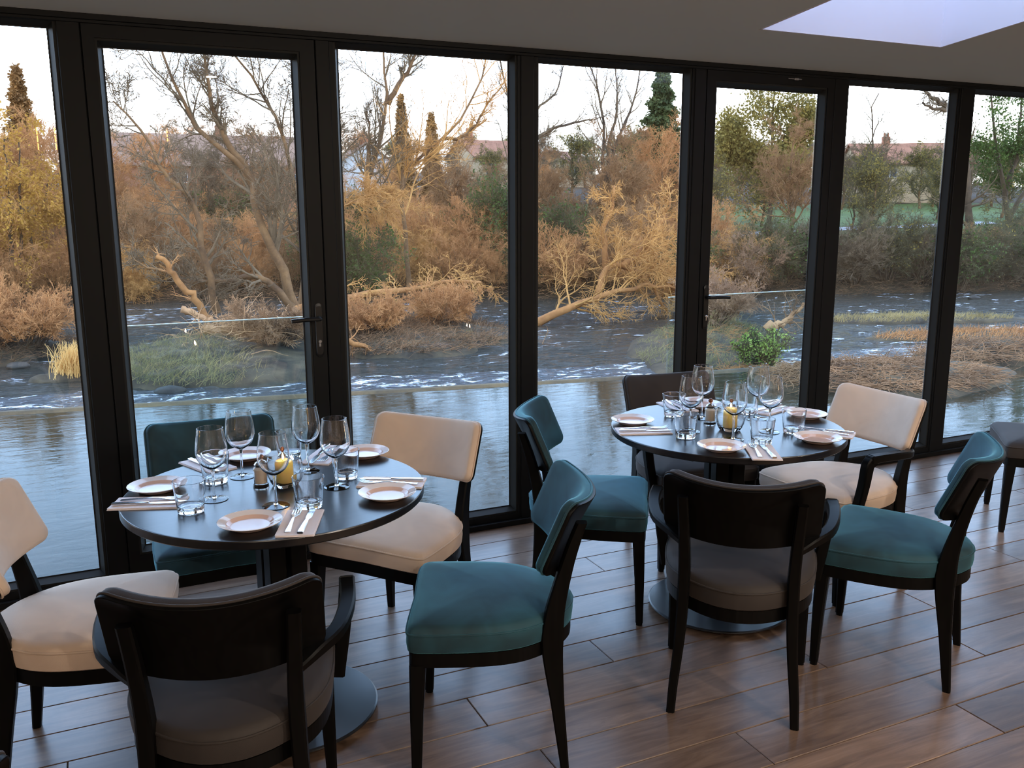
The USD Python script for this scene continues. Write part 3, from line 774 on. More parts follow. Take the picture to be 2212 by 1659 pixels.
# ------------------------------------------------------------------ outdoors: river, banks
ZP, ZR = -3.0, -3.5            # the pool above the weir, the river below it
def weir_y(x): return 18.45 - .165 * x if x < 14 else 16.14 - .11 * (x - 14)
def grid_mesh(xs, ys, zf, yf=None):
    X, Y = np.meshgrid(xs, ys, indexing='ij')
    if yf is not None: Y = yf(X, Y)
    Z = zf(X, Y)
    n, m = X.shape
    v = np.stack([X, Y, Z], -1).reshape(-1, 3)
    i, j = np.meshgrid(np.arange(n - 1), np.arange(m - 1), indexing='ij')
    a = i * m + j
    f = np.concatenate([np.stack([a, a + m, a + m + 1], -1).reshape(-1, 3), np.stack([a, a + m + 1, a + 1], -1).reshape(-1, 3)])
    return trimesh.Trimesh(v, f, process=False)
wy = np.vectorize(weir_y)
nz = meshkit.fbm
def P3(X, Y, sx, sy, o=0.0): return np.stack([X * sx + o, Y * sy + o, np.zeros_like(X) + o], -1)
struct('pool_water', grid_mesh(np.linspace(-60, 110, 90), np.linspace(0, 1, 50), lambda X, Y: ZP + .012 * (nz(P3(X, Y, .9, 2.0), 3) - .5), lambda X, Y: -.2 + Y * (wy(X) + .2)), M['pool'], True)
struct('weir_crest', grid_mesh(np.linspace(-60, 110, 260), np.linspace(0, 1, 7), lambda X, Y: np.interp(Y - wy(X), [-.01, .06, .42, .7, 1.1], [ZP - .06, ZP + .045, ZP + .04, ZP - .22, ZR - .1]) + .03 * (nz(P3(X, Y, 1.2, 2.0), 3) - .5), lambda X, Y: wy(X) - .01 + 1.11 * Y), M['weir'], True)
struct('weir_foam', grid_mesh(np.linspace(-40, 90, 520), np.linspace(0, 1, 26), lambda X, Y: np.interp(Y - wy(X), [.5, .8, 1.2, 5.0], [ZP - .05, ZP - .2, ZR + .10, ZR + .03]) + .10 * (nz(P3(X, Y, 2.2, 3.5), 4, 3) - .42), lambda X, Y: wy(X) + .5 + 4.2 * Y), M['foam'], True)
xs = np.linspace(-25, 75, 420)
struct('river_water', grid_mesh(xs, np.linspace(0, 1, 170), lambda X, Y: ZR + .20 * (nz(P3(X, Y, .8, 1.5), 4, 7) - .5) * (.35 + nz(P3(X, Y, .12, .16, 4.0), 2, 9)), lambda X, Y: wy(X) + .8 + Y * (58 - wy(X))), M['rapids'], True)
struct('river_water_far', grid_mesh(np.r_[np.linspace(-140, -25, 30)], np.linspace(0, 1, 30), lambda X, Y: ZR + 0 * X, lambda X, Y: wy(X) + .8 + Y * (60 - wy(X))), M['rapids'])
struct('river_water_far', grid_mesh(np.r_[np.linspace(75, 190, 30)], np.linspace(0, 1, 30), lambda X, Y: ZR + 0 * X, lambda X, Y: wy(X) + .8 + Y * (60 - wy(X))), M['rapids'])
SHX = [-140, -20, 0, 14, 24, 34, 45, 55, 70, 100, 190]
SHY = [52, 50, 50, 47, 41.5, 38, 34.5, 31.5, 28, 24, 20]
def shore(x): return np.interp(x, SHX, SHY)
TD, TZ = [-3, 0, 2, 4, 9, 16, 25, 45, 60, 110, 170, 260], [-4.4, -3.55, -2.7, -2.3, -1.9, -.4, .5, 1.5, 3.6, 5.6, 9.5, 12]
def ground(x, y):
    d = np.asarray(y, float) - shore(x)
    return np.interp(d, TD, TZ) + .35 * (nz(P3(np.asarray(x, float), np.asarray(y, float), .25, .25, 9.0), 3, 5) - .5)
dd = np.r_[-3, -1, np.linspace(0, 10, 12), np.linspace(12, 60, 24), np.linspace(66, 260, 18)]
struct('far_bank', grid_mesh(np.linspace(-140, 190, 150), dd, lambda X, Y: ground(X, Y), lambda X, Y: shore(X) + Y), M['bank'], True)
struct('lawn', grid_mesh(np.linspace(-60, 120, 90), np.linspace(13, 47, 14), lambda X, Y: ground(X, Y) + .07, lambda X, Y: shore(X) + Y), M['lawn'], True)
struct('footpath', grid_mesh(np.linspace(-40, 70, 120), np.linspace(0, 1.5, 3), lambda X, Y: ground(X, Y) + .10, lambda X, Y: shore(X) + 6.0 + .2 * np.clip(X, 0, 70) + Y), M['path'], True)

def islet(label, cx, cy, rx, ry, h, rot, z0, mat, seed, bumpy=.35):
    a = np.linspace(0, 2 * np.pi, 57)[:-1]
    edge = 1 + .35 * (nz(np.c_[np.cos(a) * 1.5 + seed, np.sin(a) * 1.5, a * 0], 3, seed) - .5) * 2
    rings = []
    for s in np.linspace(1.12, .02, 14):
        x, y = rx * s * edge * np.cos(a), ry * s * edge * np.sin(a)
        X, Y = cx + x * math.cos(rot) - y * math.sin(rot), cy + x * math.sin(rot) + y * math.cos(rot)
        z = z0 + h * np.sqrt(np.clip(1.04 - s, 0, 1)) - (.35 if s > 1.05 else .06 if s > .98 else 0) + bumpy * (nz(np.c_[X * .9, Y * .9, X * 0 + seed], 4, seed) - .5) * min(1, (1.12 - s) * 3)
        rings.append(np.c_[X, Y, z])
    m = obj('islet', loft(rings), mat, None, True, label=label, cat='islet')
    return lambda n, r, k=.95: [(cx + rx * q * np.cos(t) * math.cos(rot) - ry * q * np.sin(t) * math.sin(rot), cy + rx * q * np.cos(t) * math.sin(rot) + ry * q * np.sin(t) * math.cos(rot), z0 + h * np.sqrt(max(0, 1 - q)) * .95) for q, t in zip(np.sqrt(r.uniform(0, k * k, n)), r.uniform(0, 6.283, n))]
I1 = islet('dark gravel islet under brown brush at the left edge', -4.6, 32.4, 4.6, 3.6, .55, .1, ZR, M['mud'], 1)
I2 = islet('grassy islet with a washed up root tangle, seen through the left door', 3.6, 27.4, 3.6, 5.6, .75, -.25, ZR, M['mud'], 2)
I3 = islet('brushy islet behind the second window', 10.6, 30.0, 4.6, 5.2, .6, -.2, ZR, M['mud'], 3)
I4 = islet('overgrown islet seen through the right door', 20.4, 22.8, 2.6, 6.6, .55, -.75, ZR, M['mud'], 4)
I5 = islet('low debris covered islet at the end of the weir', 18.9, 13.3, 3.6, 2.2, .45, -.15, ZP, M['mud'], 5)
I6 = islet('low dark islet at the right picture edge', 25.4, 14.4, 3.4, 1.6, .45, -.2, ZP, M['mud'], 6)
I7 = islet('flat grass strip in the river behind the right windows', 33.5, 25.0, 5.0, 1.1, .22, -.35, ZR, M['mud'], 7, .12)
I8 = islet('flat reddish mud strip in the river near the right edge', 31.5, 20.0, 4.6, 1.3, .22, -.3, ZR, M['mud'], 8, .12)
I9 = islet('small stone islet right below the weir at the left door post', -1.0, 26.0, 1.0, .6, .3, 0, ZR, M['mud'], 9)

def rock(x, y, z, s, seed):
    m = trimesh.creation.icosphere(2, 1.0)
    v = m.vertices * (1 + .5 * (nz(m.vertices * 1.3 + seed * 3.1, 3, seed) - .5))[:, None]
    return trimesh.Trimesh(v * [s, s * .8, s * .45] + [x, y, z], m.faces, process=False)
rk = np.random.default_rng(3)
for k, (x, y, s, lab) in enumerate([(24.0, 33.0, .55, 'long dark rock in the rapids behind the third window'), (25.6, 34.2, .35, 'smaller dark rock behind the long rock in the rapids'), (24.6, 29.0, .45, 'dark rock near the hanging willow twigs'),
                                    (1.6, 22.3, .42, 'grey boulder at the tip of the grassy islet'), (2.7, 22.2, .22, 'small grey boulder right of the islet boulder'), (-2.6, 29.0, .35, 'pale stone on the left gravel islet'),
                                    (6.2, 24.4, .3, 'brown stone below the fallen trunk behind the second window'), (44.5, 30.5, .35, 'pale rock by the far shore in the fourth window')]):
    obj('rock', rock(x, y, ZR + .04, s, k + 1), M['rock'], None, True, label=lab, cat='rock')

# ------------------------------------------------------------------ growing plants
def unit(v): return v / np.maximum(np.linalg.norm(v, axis=-1, keepdims=True), 1e-9)

def run(rng, pos, d, L, R, K, wob, trop, tip=.25):
    """Polylines from pos along d. trop bends them (x, y, z) per step. -> points (N, K, 3), radii (N, K)."""
    N = len(pos)
    P_ = np.empty((N, K, 3)); P_[:, 0] = pos
    d = unit(d)
    for k in range(1, K):
        P_[:, k] = P_[:, k - 1] + d * (L / (K - 1))[:, None]
        d = unit(d + rng.normal(0, wob, (N, 3)) + trop)
    return P_, R[:, None] * np.linspace(1, tip, K)[None]

def spawn(rng, P_, Rr, n, ang, lr, rr, lo=.2, L=None):
    """n shoots from every polyline: start, direction, length, radius."""
    N, K = P_.shape[:2]
    t = rng.uniform(lo, 1, (N, n)) * (K - 1.001)
    i = t.astype(int); f = (t - i)[..., None]
    rows = np.arange(N)[:, None]
    a, b = P_[rows, i], P_[rows, i + 1]
    pos = a + (b - a) * f
    tan = unit(b - a)
    side = unit(np.cross(tan, rng.normal(size=tan.shape)))
    A = np.radians(rng.normal(ang, ang * .3, (N, n)))[..., None]
    d = tan * np.cos(A) + side * np.sin(A)
    if L is None:
        L = np.linalg.norm(np.diff(P_, axis=1), axis=2).sum(1)
    l = L[:, None] * lr * rng.uniform(.6, 1.25, (N, n)) * (1.15 - .5 * t / (K - 1))
    r = np.take_along_axis(Rr, i, 1) * rr
    return pos.reshape(-1, 3), d.reshape(-1, 3), l.ravel(), r.ravel()

def grow(rng, P_, Rr, plan, rmin=.008):
    """plan: (n, angle, length ratio, radius ratio, K, wobble, tropism) per level. -> curve sets of all levels."""
    out = []
    for n, ang, lr, rr, K, wob, trop in plan:
        pos, d, l, r = spawn(rng, P_, Rr, n, ang, lr, rr)
        P_, Rr = run(rng, pos, d, l, np.maximum(r, rmin), K, wob, np.asarray(trop, float))
        out.append((P_, 2 * np.maximum(Rr, rmin * .6)))
        Rr = np.maximum(Rr, rmin)
    return out

def resample(poly, K, rng=None, wob=0.0):
    q = spline(poly, 6)
    s = np.r_[0, np.cumsum(np.linalg.norm(np.diff(q, axis=0), axis=1))]
    t = np.linspace(0, s[-1], K)
    r = np.stack([np.interp(t, s, q[:, k]) for k in range(3)], 1)
    if rng is not None:
        r[1:] += rng.normal(0, wob, (K - 1, 3))
    return r

def limb(pts, r0, r1, sides=8):
    n = len(pts)
    t = np.gradient(pts, axis=0); t /= np.linalg.norm(t, axis=1, keepdims=True)
    a = np.cross(t, [0.13, 1.0, .07]); a /= np.linalg.norm(a, axis=1, keepdims=True)
    b = np.cross(t, a)
    ang = np.arange(sides) * 2 * np.pi / sides
    r = (r0 + (r1 - r0) * np.linspace(0, 1, n) ** .8)[:, None] * (1 + .12 * np.sin(np.arange(n)[:, None] * 2.1 + ang * 3))
    return loft(pts[:, None] + r[..., None] * (np.cos(ang)[None, :, None] * a[:, None] + np.sin(ang)[None, :, None] * b[:, None]))

def leaf_mesh(rng, centers, size, flat=.0):
    """A loose quad leaf at every centre, in every direction."""
    N = len(centers)
    u = unit(rng.normal(size=(N, 3)) * [1, 1, 1 - flat]); w = unit(np.cross(u, rng.normal(size=(N, 3))))
    s = size * rng.uniform(.6, 1.4, N)[:, None]
    v = np.stack([centers - u * s, centers + w * s * .55, centers + u * s, centers - w * s * .55], 1).reshape(-1, 3)
    b = np.arange(N)[:, None] * 4
    return trimesh.Trimesh(v, np.concatenate([b + [0, 1, 2], b + [0, 2, 3]]), process=False)

STEMS = {
 'T1':[[(8.12,37.,-3.1),(7.42,37.,-0.65),(6.64,37.,1.2),(6.56,37.,2.59),(6.06,37.,3.47),(4.47,37.,4.77),(3.87,37.,5.87),(3.12,37.,8.02),(3.01,37.,8.82)],[(6.61,37.3,2.6),(5.76,37.3,4.16),(5.17,37.3,5.48),(4.91,37.3,6.98),(4.88,37.3,8.13),(4.86,37.3,9.01)],[(8.54,38.,-3.22),(8.77,38.,-0.73),(8.59,38.,2.21),(8.01,38.,5.05),(6.92,38.,7.18),(6.2,38.,8.13),(5.96,38.,9.02)],[(8.87,38.5,-0.76),(9.77,38.5,2.22),(10.13,38.5,5.57),(9.2,38.5,8.16),(8.84,38.5,9.32)],[(4.58,36.,-2.81),(4.16,36.,-0.51),(3.95,36.,1.79),(2.77,36.,2.91),(2.26,36.,4.36),(1.92,36.,5.03),(1.19,36.,5.83)],[(7.97,36.2,-2.92),(6.44,36.2,-1.38),(4.68,36.2,-1.52),(3.02,36.2,-1.26),(1.46,36.2,-0.45)]],
 'snag':[[(4.11,34.5,-2.9),(3.21,34.5,-1.56),(2.23,34.5,-0.24)]],
 'T3':[[(13.32,43.,-3.34),(13.25,43.,2.06),(13.96,43.,4.45),(14.62,43.,6.93),(14.51,43.,8.2),(14.41,43.,9.62),(14.34,43.,10.7)],[(14.68,43.2,6.96),(15.8,43.2,8.76),(16.5,43.2,9.85),(16.76,43.2,10.92)],[(13.14,42.6,2.05),(13.49,42.6,5.11),(13.3,42.6,6.49)]],
 'T4':[[(15.87,44.,-3.55),(15.63,44.,2.32),(16.07,44.,3.81),(17.99,44.,5.33),(19.47,44.,6.87),(20.24,44.,8.39),(20.74,44.,9.89),(20.97,44.,11.13)],[(18.14,44.4,5.36),(19.67,44.4,5.66),(20.83,44.4,7.21),(21.84,44.4,8.39)],[(15.5,43.6,2.31),(15.59,43.6,3.66),(16.22,43.6,4.65),(17.56,43.6,5.0)]],
 'T4b':[[(25.2,48.,-4.05),(24.49,48.,2.97),(23.99,48.,7.97),(23.32,48.,10.37),(23.02,48.,11.94)],[(24.58,48.2,2.97),(25.61,48.2,7.23),(27.24,48.2,8.56),(27.75,48.2,10.4)],[(25.07,48.4,4.98),(26.7,48.4,6.3),(28.7,48.4,6.91),(31.1,48.4,7.4)]],
 'T5':[[(32.38,50.,-4.54),(31.9,50.,4.6),(31.75,50.,8.22),(31.3,50.,9.39),(30.64,50.,10.81),(30.38,50.,12.24)],[(32.4,50.3,3.08),(32.55,50.3,6.16),(33.02,50.3,8.3),(32.99,50.3,11.0)],[(32.66,50.6,2.46),(32.91,50.6,4.96),(33.96,50.6,7.45),(34.8,50.6,9.63),(35.05,50.6,11.46)]],
 'T6':[[(7.24,32.5,-2.5),(9.56,32.5,-2.02),(11.57,32.5,-1.84),(13.67,32.5,-1.54),(15.3,32.5,-1.68)]],
 'T7':[[(6.74,26.2,-2.4),(8.01,26.2,-3.08),(9.5,26.2,-3.84),(10.75,26.2,-4.23)]],
 'T8':[[(16.29,31.,-3.7),(17.76,31.,-3.25),(19.26,31.,-2.71),(20.69,31.,-2.36),(23.16,31.,-1.93),(24.99,31.,-2.29)],[(20.68,31.4,-2.48),(20.91,31.4,-1.56),(21.2,31.4,-1.15),(22.01,31.4,-1.07),(23.03,31.4,-1.46),(23.96,31.4,-2.54),(24.79,31.4,-3.68)],[(21.39,31.8,-1.22),(21.24,31.8,-0.12),(21.1,31.8,0.72),(21.53,31.8,1.24),(21.68,31.8,2.58)],[(21.89,31.2,-1.07),(22.99,31.2,-0.34),(23.97,31.2,0.91),(24.44,31.2,1.96)]],
 'T9':[[(10.06,40.,1.14),(11.11,40.,1.63),(12.4,40.,1.85),(13.82,40.,1.57)],[(12.01,40.3,1.78),(12.97,40.3,2.26),(13.95,40.3,2.6)]],
 'L1':[[(2.89,33.,-2.26),(3.53,33.,-2.55),(4.3,33.,-2.87)]],
 'L2':[[(3.27,29.,-2.6),(4.21,29.,-2.67),(4.75,29.,-3.08),(5.16,29.,-3.66)]],
 'L3':[[(13.96,26.,-3.57),(15.32,26.,-3.75),(16.7,26.,-4.01)]],
 'L4':[[(23.34,23.,-3.07),(24.35,23.,-2.76),(25.19,23.,-2.13)]],
 'T10':[[(48.28,52.,-2.48),(48.17,52.,2.53),(48.02,52.,6.71),(47.98,52.,9.94),(47.94,52.,11.79)],[(48.43,52.3,2.53),(45.75,52.3,5.64),(44.34,52.3,7.3)],[(47.86,51.7,3.22),(50.19,51.7,6.05),(51.62,51.7,8.53)]],
 'T11':[[(68.84,46.,-2.73),(66.91,46.,2.5),(65.18,46.,6.78),(64.14,46.,10.23),(63.37,46.,11.89)],[(67.31,46.3,2.51),(68.18,46.3,5.8),(68.16,46.3,9.39),(68.37,46.3,11.52)],[(68.42,46.5,0.65),(70.72,46.5,4.02),(71.69,46.5,8.46),(71.76,46.5,11.37)]],
 'oak':[[(60.02,43.,-5.14),(58.87,43.,2.44),(57.76,43.,7.02),(56.71,43.,9.85),(56.28,43.,11.71)],[(58.14,43.2,6.72),(56.41,43.2,8.27),(55.01,43.2,8.34),(53.59,43.2,8.72)],[(57.57,43.3,8.33),(56.,43.3,8.74),(54.54,43.3,9.31),(53.34,43.3,9.87)]],
 'sap':[[(53.3,47.,-2.37),(53.01,47.,2.47),(53.31,47.,5.52),(52.87,47.,8.49),(53.35,47.,9.65)],[(52.39,47.4,-2.36),(52.33,47.4,3.16),(53.36,47.4,5.87),(54.19,47.4,7.91)]],
 'yellow':[[(-4.25,50.,-2.93),(-3.85,50.,0.44),(-3.78,50.,3.28),(-3.74,50.,5.13)],[(-3.84,50.3,-2.98),(-3.39,50.3,0.91),(-3.19,50.3,3.29),(-3.09,50.3,5.17)],[(-3.46,50.6,-3.02),(-2.96,50.6,0.42),(-2.21,50.6,2.11),(-1.77,50.6,3.32)],[(-5.4,50.5,-2.93),(-4.9,50.5,0.92),(-4.85,50.5,4.44)]],
}


def tree(name, key, label, cat, bark, twig, r0, plan, seed, r1=.03, leaves=None, K=14, wob=.05, rmin=.011):
    rng = np.random.default_rng(seed)
    t = thing(name, label, cat)
    sets = []
    for k, s in enumerate(STEMS[key]):
        q = resample(s, K, rng, wob)
        f = r0 * (1 if k == 0 else .72)
        obj('stem', limb(q, f, r1), bark, t, True)
        R = (f + (r1 - f) * np.linspace(0, 1, K) ** .8)
        sets += grow(rng, q[None], R[None], plan, rmin)
    curves('twigs', sets, twig, t, kind='stuff')
    if leaves:
        mat, n, size, spread = leaves
        ends = np.concatenate([s[0][:, 1:].reshape(-1, 3) for s in sets if s[0].shape[1] <= 6])
        c = ends[rng.integers(0, len(ends), n)] + rng.normal(0, spread, (n, 3))
        obj('leaves', leaf_mesh(rng, c, size), mat, t, kind='stuff')
    return t

up, dn = (0, 0, .10), (0, 0, -.16)
tree('bare_tree', 'T1', 'tall bare many stemmed tree seen through the left glazed door', 'tree', M['bark'], M['twig_brown'], .26,
     [(20, 42, .26, .5, 8, .10, (0, 0, .07)), (7, 42, .55, .55, 6, .14, (0, 0, .05)), (5, 45, .6, .5, 5, .18, (0, 0, .02)), (3, 45, .6, .6, 4, .2, (0, 0, 0))], 21)
tree('broken_tree', 'snag', 'snapped orange trunk leaning left at the foot of the tall bare tree', 'trunk', M['bark_orange'], M['twig_orange'], .17, [(6, 50, .3, .3, 6, .15, (0, 0, 0)), (4, 45, .5, .6, 5, .2, (0, 0, 0))], 22, r1=.10)
tree('bare_tree', 'T3', 'bare forked tree at the left of the second window', 'tree', M['bark'], M['twig_brown'], .24, [(20, 38, .26, .5, 8, .10, up), (7, 42, .55, .55, 6, .14, (0, 0, .05)), (6, 45, .55, .5, 5, .18, (0, 0, 0))], 23)
tree('bare_tree', 'T4', 'golden lit bare tree leaning right in the second window', 'tree', M['bark'], M['twig_gold'], .16, [(22, 36, .26, .5, 8, .10, up), (7, 42, .55, .55, 6, .14, (0, 0, .04)), (5, 45, .55, .5, 5, .18, (0, 0, 0))], 24)
tree('bare_tree', 'T4b', 'thin bare tree behind the post between the second and third windows', 'tree', M['bark_dark'], M['twig_brown'], .20, [(16, 38, .22, .5, 8, .12, up), (6, 42, .5, .55, 5, .16, (0, 0, .03)), (4, 45, .55, .5, 4, .18, (0, 0, 0))], 25)
tree('bare_tree', 'T5', 'bare three stemmed tree left of the tall conifer in the third window', 'tree', M['bark_dark'], M['twig_brown'], .25, [(16, 34, .20, .45, 8, .12, up), (6, 42, .5, .5, 5, .16, (0, 0, .05)), (4, 45, .55, .5, 4, .18, (0, 0, 0))], 26)
tree('fallen_tree', 'T6', 'fallen trunk reaching right over the water, with hanging golden twigs', 'trunk', M['bark_orange'], M['twig_gold'], .22, [(16, 55, .26, .32, 8, .14, (0, 0, -.05)), (9, 45, .5, .5, 6, .18, dn), (7, 45, .5, .6, 5, .2, (0, 0, -.08))], 27, r1=.06)
tree('fallen_log', 'T7', 'slender reddish log slanting down into the water in the second window', 'log', M['bark_orange'], M['twig_orange'], .13, [(10, 50, .14, .3, 5, .15, (0, 0, 0)), (5, 45, .5, .5, 4, .2, (0, 0, 0))], 28, r1=.04)
tree('willow', 'T8', 'golden willow arching over the rapids in the third window', 'tree', M['bark_orange'], M['twig_gold'], .24, [(17, 60, .34, .32, 9, .12, (0, 0, .0)), (9, 42, .55, .5, 6, .16, (0, 0, -.03)), (8, 42, .6, .6, 5, .18, (0, 0, -.05))], 29, r1=.05)
tree('willow', 'T9', 'weeping golden willow crown at the left of the second window', 'tree', M['bark_orange'], M['twig_gold'], .12, [(22, 70, .55, .4, 9, .13, (0, 0, -.05)), (9, 42, .5, .5, 6, .16, (0, 0, -.12)), (8, 42, .6, .6, 5, .18, (0, 0, -.1))], 30, r1=.04)
tree('driftwood', 'L1', 'pale split driftwood trunk above the root tangle, left door', 'driftwood', M['driftwood'], M['dead_stick'], .15, [(10, 60, .5, .2, 6, .2, (0, 0, 0)), (5, 50, .6, .5, 5, .25, (0, 0, 0))], 31, r1=.09, wob=.03)
tree('driftwood', 'L2', 'thick curved pale driftwood trunk lying on the grassy islet', 'driftwood', M['driftwood'], M['dead_stick'], .17, [(16, 65, .5, .2, 7, .22, (0, 0, 0)), (7, 50, .6, .5, 6, .25, (0, 0, 0))], 32, r1=.12, wob=.02)
tree('driftwood', 'L3', 'orange driftwood log floating at the left edge of the third window', 'driftwood', M['bark_orange'], M['dead_stick'], .16, [(8, 50, .3, .2, 5, .2, (0, 0, .05)), (3, 50, .5, .5, 4, .2, (0, 0, 0))], 33, r1=.10, wob=.03)
tree('driftwood_stump', 'L4', 'weathered orange stump on the overgrown islet, right door', 'driftwood', M['driftwood'], M['dead_stick'], .20, [(22, 55, .45, .2, 5, .2, (0, 0, .05)), (4, 40, .5, .5, 4, .2, (0, 0, 0))], 34, r1=.05, wob=.06)
tree('ivy_tree', 'T10', 'broad tree with thin yellow green leaves in the right glazed door', 'tree', M['bark_dark'], M['twig_olive'], .26, [(14, 45, .30, .45, 8, .12, (0, 0, .04)), (7, 45, .55, .5, 6, .16, (0, 0, 0)), (5, 45, .55, .5, 5, .2, (0, 0, 0))], 35, leaves=(M['leaf_olive'], 26000, .12, .4))
tree('ivy_tree', 'T11', 'ivy clad many stemmed tree at the right picture edge', 'tree', M['bark_dark'], M['twig_olive'], .30, [(12, 36, .22, .45, 8, .12, up), (6, 45, .55, .5, 6, .16, (0, 0, 0)), (4, 45, .55, .5, 5, .2, (0, 0, 0))], 36, leaves=(M['leaf_green'], 12000, .11, .3))
tree('oak_tree', 'oak', 'old oak with a crooked bough reaching left in the fourth window', 'tree', M['bark_dark'], M['twig_brown'], .45, [(14, 50, .20, .35, 7, .2, (0, 0, .04)), (6, 50, .5, .5, 6, .24, (0, 0, 0)), (4, 50, .5, .5, 5, .25, (0, 0, 0))], 37, r1=.05)
tree('bare_tree', 'sap', 'slim bare sapling against the sky in the fourth window', 'tree', M['bark_dark'], M['twig_olive'], .14, [(14, 36, .18, .5, 6, .14, up), (5, 42, .5, .5, 5, .18, (0, 0, 0)), (3, 42, .5, .5, 4, .18, (0, 0, 0))], 38)
tree('autumn_tree', 'yellow', 'group of slim trees with hanging yellow leaves in the leftmost window', 'tree', M['bark_dark'], M['twig_gold'], .17, [(22, 60, .28, .4, 8, .12, (0, 0, -.06)), (8, 45, .5, .5, 6, .16, (0, 0, -.2)), (3, 40, .6, .5, 5, .18, (0, 0, -.2))], 39, leaves=(M['leaf_yellow'], 9000, .085, .15))

def conifer(label, x, y, h, rad, mat, seed, n=2600, shape=.85):
    rng = np.random.default_rng(seed)
    z0 = float(ground(x, y)) - .2
    t = thing('conifer', label, 'tree', (x, y, z0))
    obj('stem', limb(np.array([(0, 0, 0), (.05, 0, h * .4), (0, .05, h * .75), (0, 0, h * .97)]), .28, .04), M['bark_dark'], t, True)
    u = 1 - rng.uniform(.004, 1, n) ** .85
    a = rng.uniform(0, 6.283, n)
    layer = .75 + .25 * np.sin(u * 60 + a)
    R = rad * (1 - u) ** shape * layer * rng.uniform(.55, 1.0, n) + .05
    base = np.c_[R * .15 * np.cos(a), R * .15 * np.sin(a), u * h + .05 * h]
    d = np.c_[np.cos(a), np.sin(a), rng.uniform(-.25, .15, n)]
    P_, Rr = run(rng, base, d, R + .04, np.full(n, .012), 5, .12, np.array((0, 0, -.05)))
    curves('branches', [(P_, 2 * Rr)], M['bark_dark'], t, kind='stuff')
    c = np.concatenate([P_[:, 2:].reshape(-1, 3), (P_[:, 1:-1] + rng.normal(0, .1, P_[:, 1:-1].shape)).reshape(-1, 3), (P_[:, 2:] + rng.normal(0, .10, P_[:, 2:].shape)).reshape(-1, 3)])
    obj('needles', leaf_mesh(rng, c, .14 * (h / 10) ** .5), mat, t, kind='stuff')
conifer('dark pointed conifer beyond the leftmost window', -4.2, 75, 11.2, 2.6, M['needle_brown'], 41)
conifer('taller of the two small brown conifers in the second window', 27.4, 80, 10.6, 1.7, M['needle_brown'], 42, 1500)
conifer('shorter brown conifer in the second window', 30.4, 80, 9.0, 1.9, M['needle_brown'], 43, 1500)
conifer('tall dark green ivy covered conifer in the third window', 43.2, 60, 12.6, 4.0, M['needle'], 44, 4200, 1.0)

def shrub_mesh(rng, n0, h, spread, plan, rad=.03):
    a = rng.uniform(0, 6.283, n0)
    pos = np.c_[np.cos(a), np.sin(a), a * 0] * rng.uniform(0, .45 * spread, n0)[:, None]
    d = np.c_[np.cos(a) * spread, np.sin(a) * spread, np.full(n0, 1.0)] * [.55, .55, 1] + rng.normal(0, .15, (n0, 3))
    P_, R = run(rng, pos, d, rng.uniform(.6, 1.1, n0) * h, np.full(n0, rad), 8, .10, np.array((0, 0, .03)))
    return [(P_, 2 * R)] + grow(rng, P_, R, plan)
def make_shrub(name, label, mat, seed, loc, h, spread, n0, plan, group, leaves=None, scale=None, cat='shrub', rad=.03):
    rng = np.random.default_rng(seed)
    t = thing(name, label, cat, loc, 0, group)
    s = shrub_mesh(rng, n0, h, spread, plan, rad)
    curves('stems', s[:1], M['bark_dark'] if mat is not M['twig_gold'] else M['bark_orange'], t, kind='stuff')
    curves('twigs', s[1:], mat, t, kind='stuff')
    if leaves:
        m, n, size, sp = leaves
        e = np.concatenate([q[0][:, 1:].reshape(-1, 3) for q in s[1:]])
        obj('leaves', leaf_mesh(rng, e[rng.integers(0, len(e), n)] + rng.normal(0, sp, (n, 3)), size), m, t, kind='stuff')
    return t
SP = [(8, 36, .5, .5, 6, .14, (0, 0, .03)), (7, 40, .5, .55, 5, .18, (0, 0, 0)), (5, 42, .6, .6, 4, .2, (0, 0, -.03))]
WP = [(8, 48, .55, .5, 7, .14, (0, 0, -.06)), (6, 42, .55, .55, 6, .18, (0, 0, -.12)), (4, 42, .6, .6, 5, .2, (0, 0, -.12))]
rng = np.random.default_rng(77)
groups = {
    'orange': ('bare_shrub', 'orange brown bare shrub on the far bank', 'orange brown shrubs along the far bank', M['twig_orange'], SP, None),
    'brown': ('brown_shrub', 'dull brown bare shrub on the far bank', 'dull brown shrubs along the far bank', M['twig_brown'], SP, None),
    'umber': ('umber_shrub', 'warm brown bare shrub on the far bank', 'warm brown shrubs along the far bank', M['twig_umber'], SP, None),
    'olive': ('olive_shrub', 'olive leafed shrub on the far bank', 'olive shrubs along the right far bank', M['twig_olive'], SP, (M['leaf_olive'], 900, .07, .15)),
    'gold': ('willow_shrub', 'golden drooping willow shrub at the far water edge', 'golden willow shrubs at the far water edge', M['twig_gold'], WP, None),
    'ivy': ('evergreen_shrub', 'dark evergreen shrub on the far bank', 'dark evergreen shrubs on the far bank', M['twig_olive'], SP, (M['leaf_green'], 2600, .08, .12)),
}
proto = {}
PANES = [(-400, 120, 'the leftmost window'), (120, 690, 'the left door'), (690, 1140, 'the second window'), (1140, 1510, 'the third window'), (1510, 1810, 'the right door'), (1810, 2085, 'the fourth window'), (2085, 2320, 'the rightmost window')]
def pane_of(x, y, z):
    q = np.array([x, y, z]) - CAM
    px = 1106 + F_PX * (q @ _r) / (q @ _f)
    return next((n for a, b, n in PANES if a <= px < b), None)
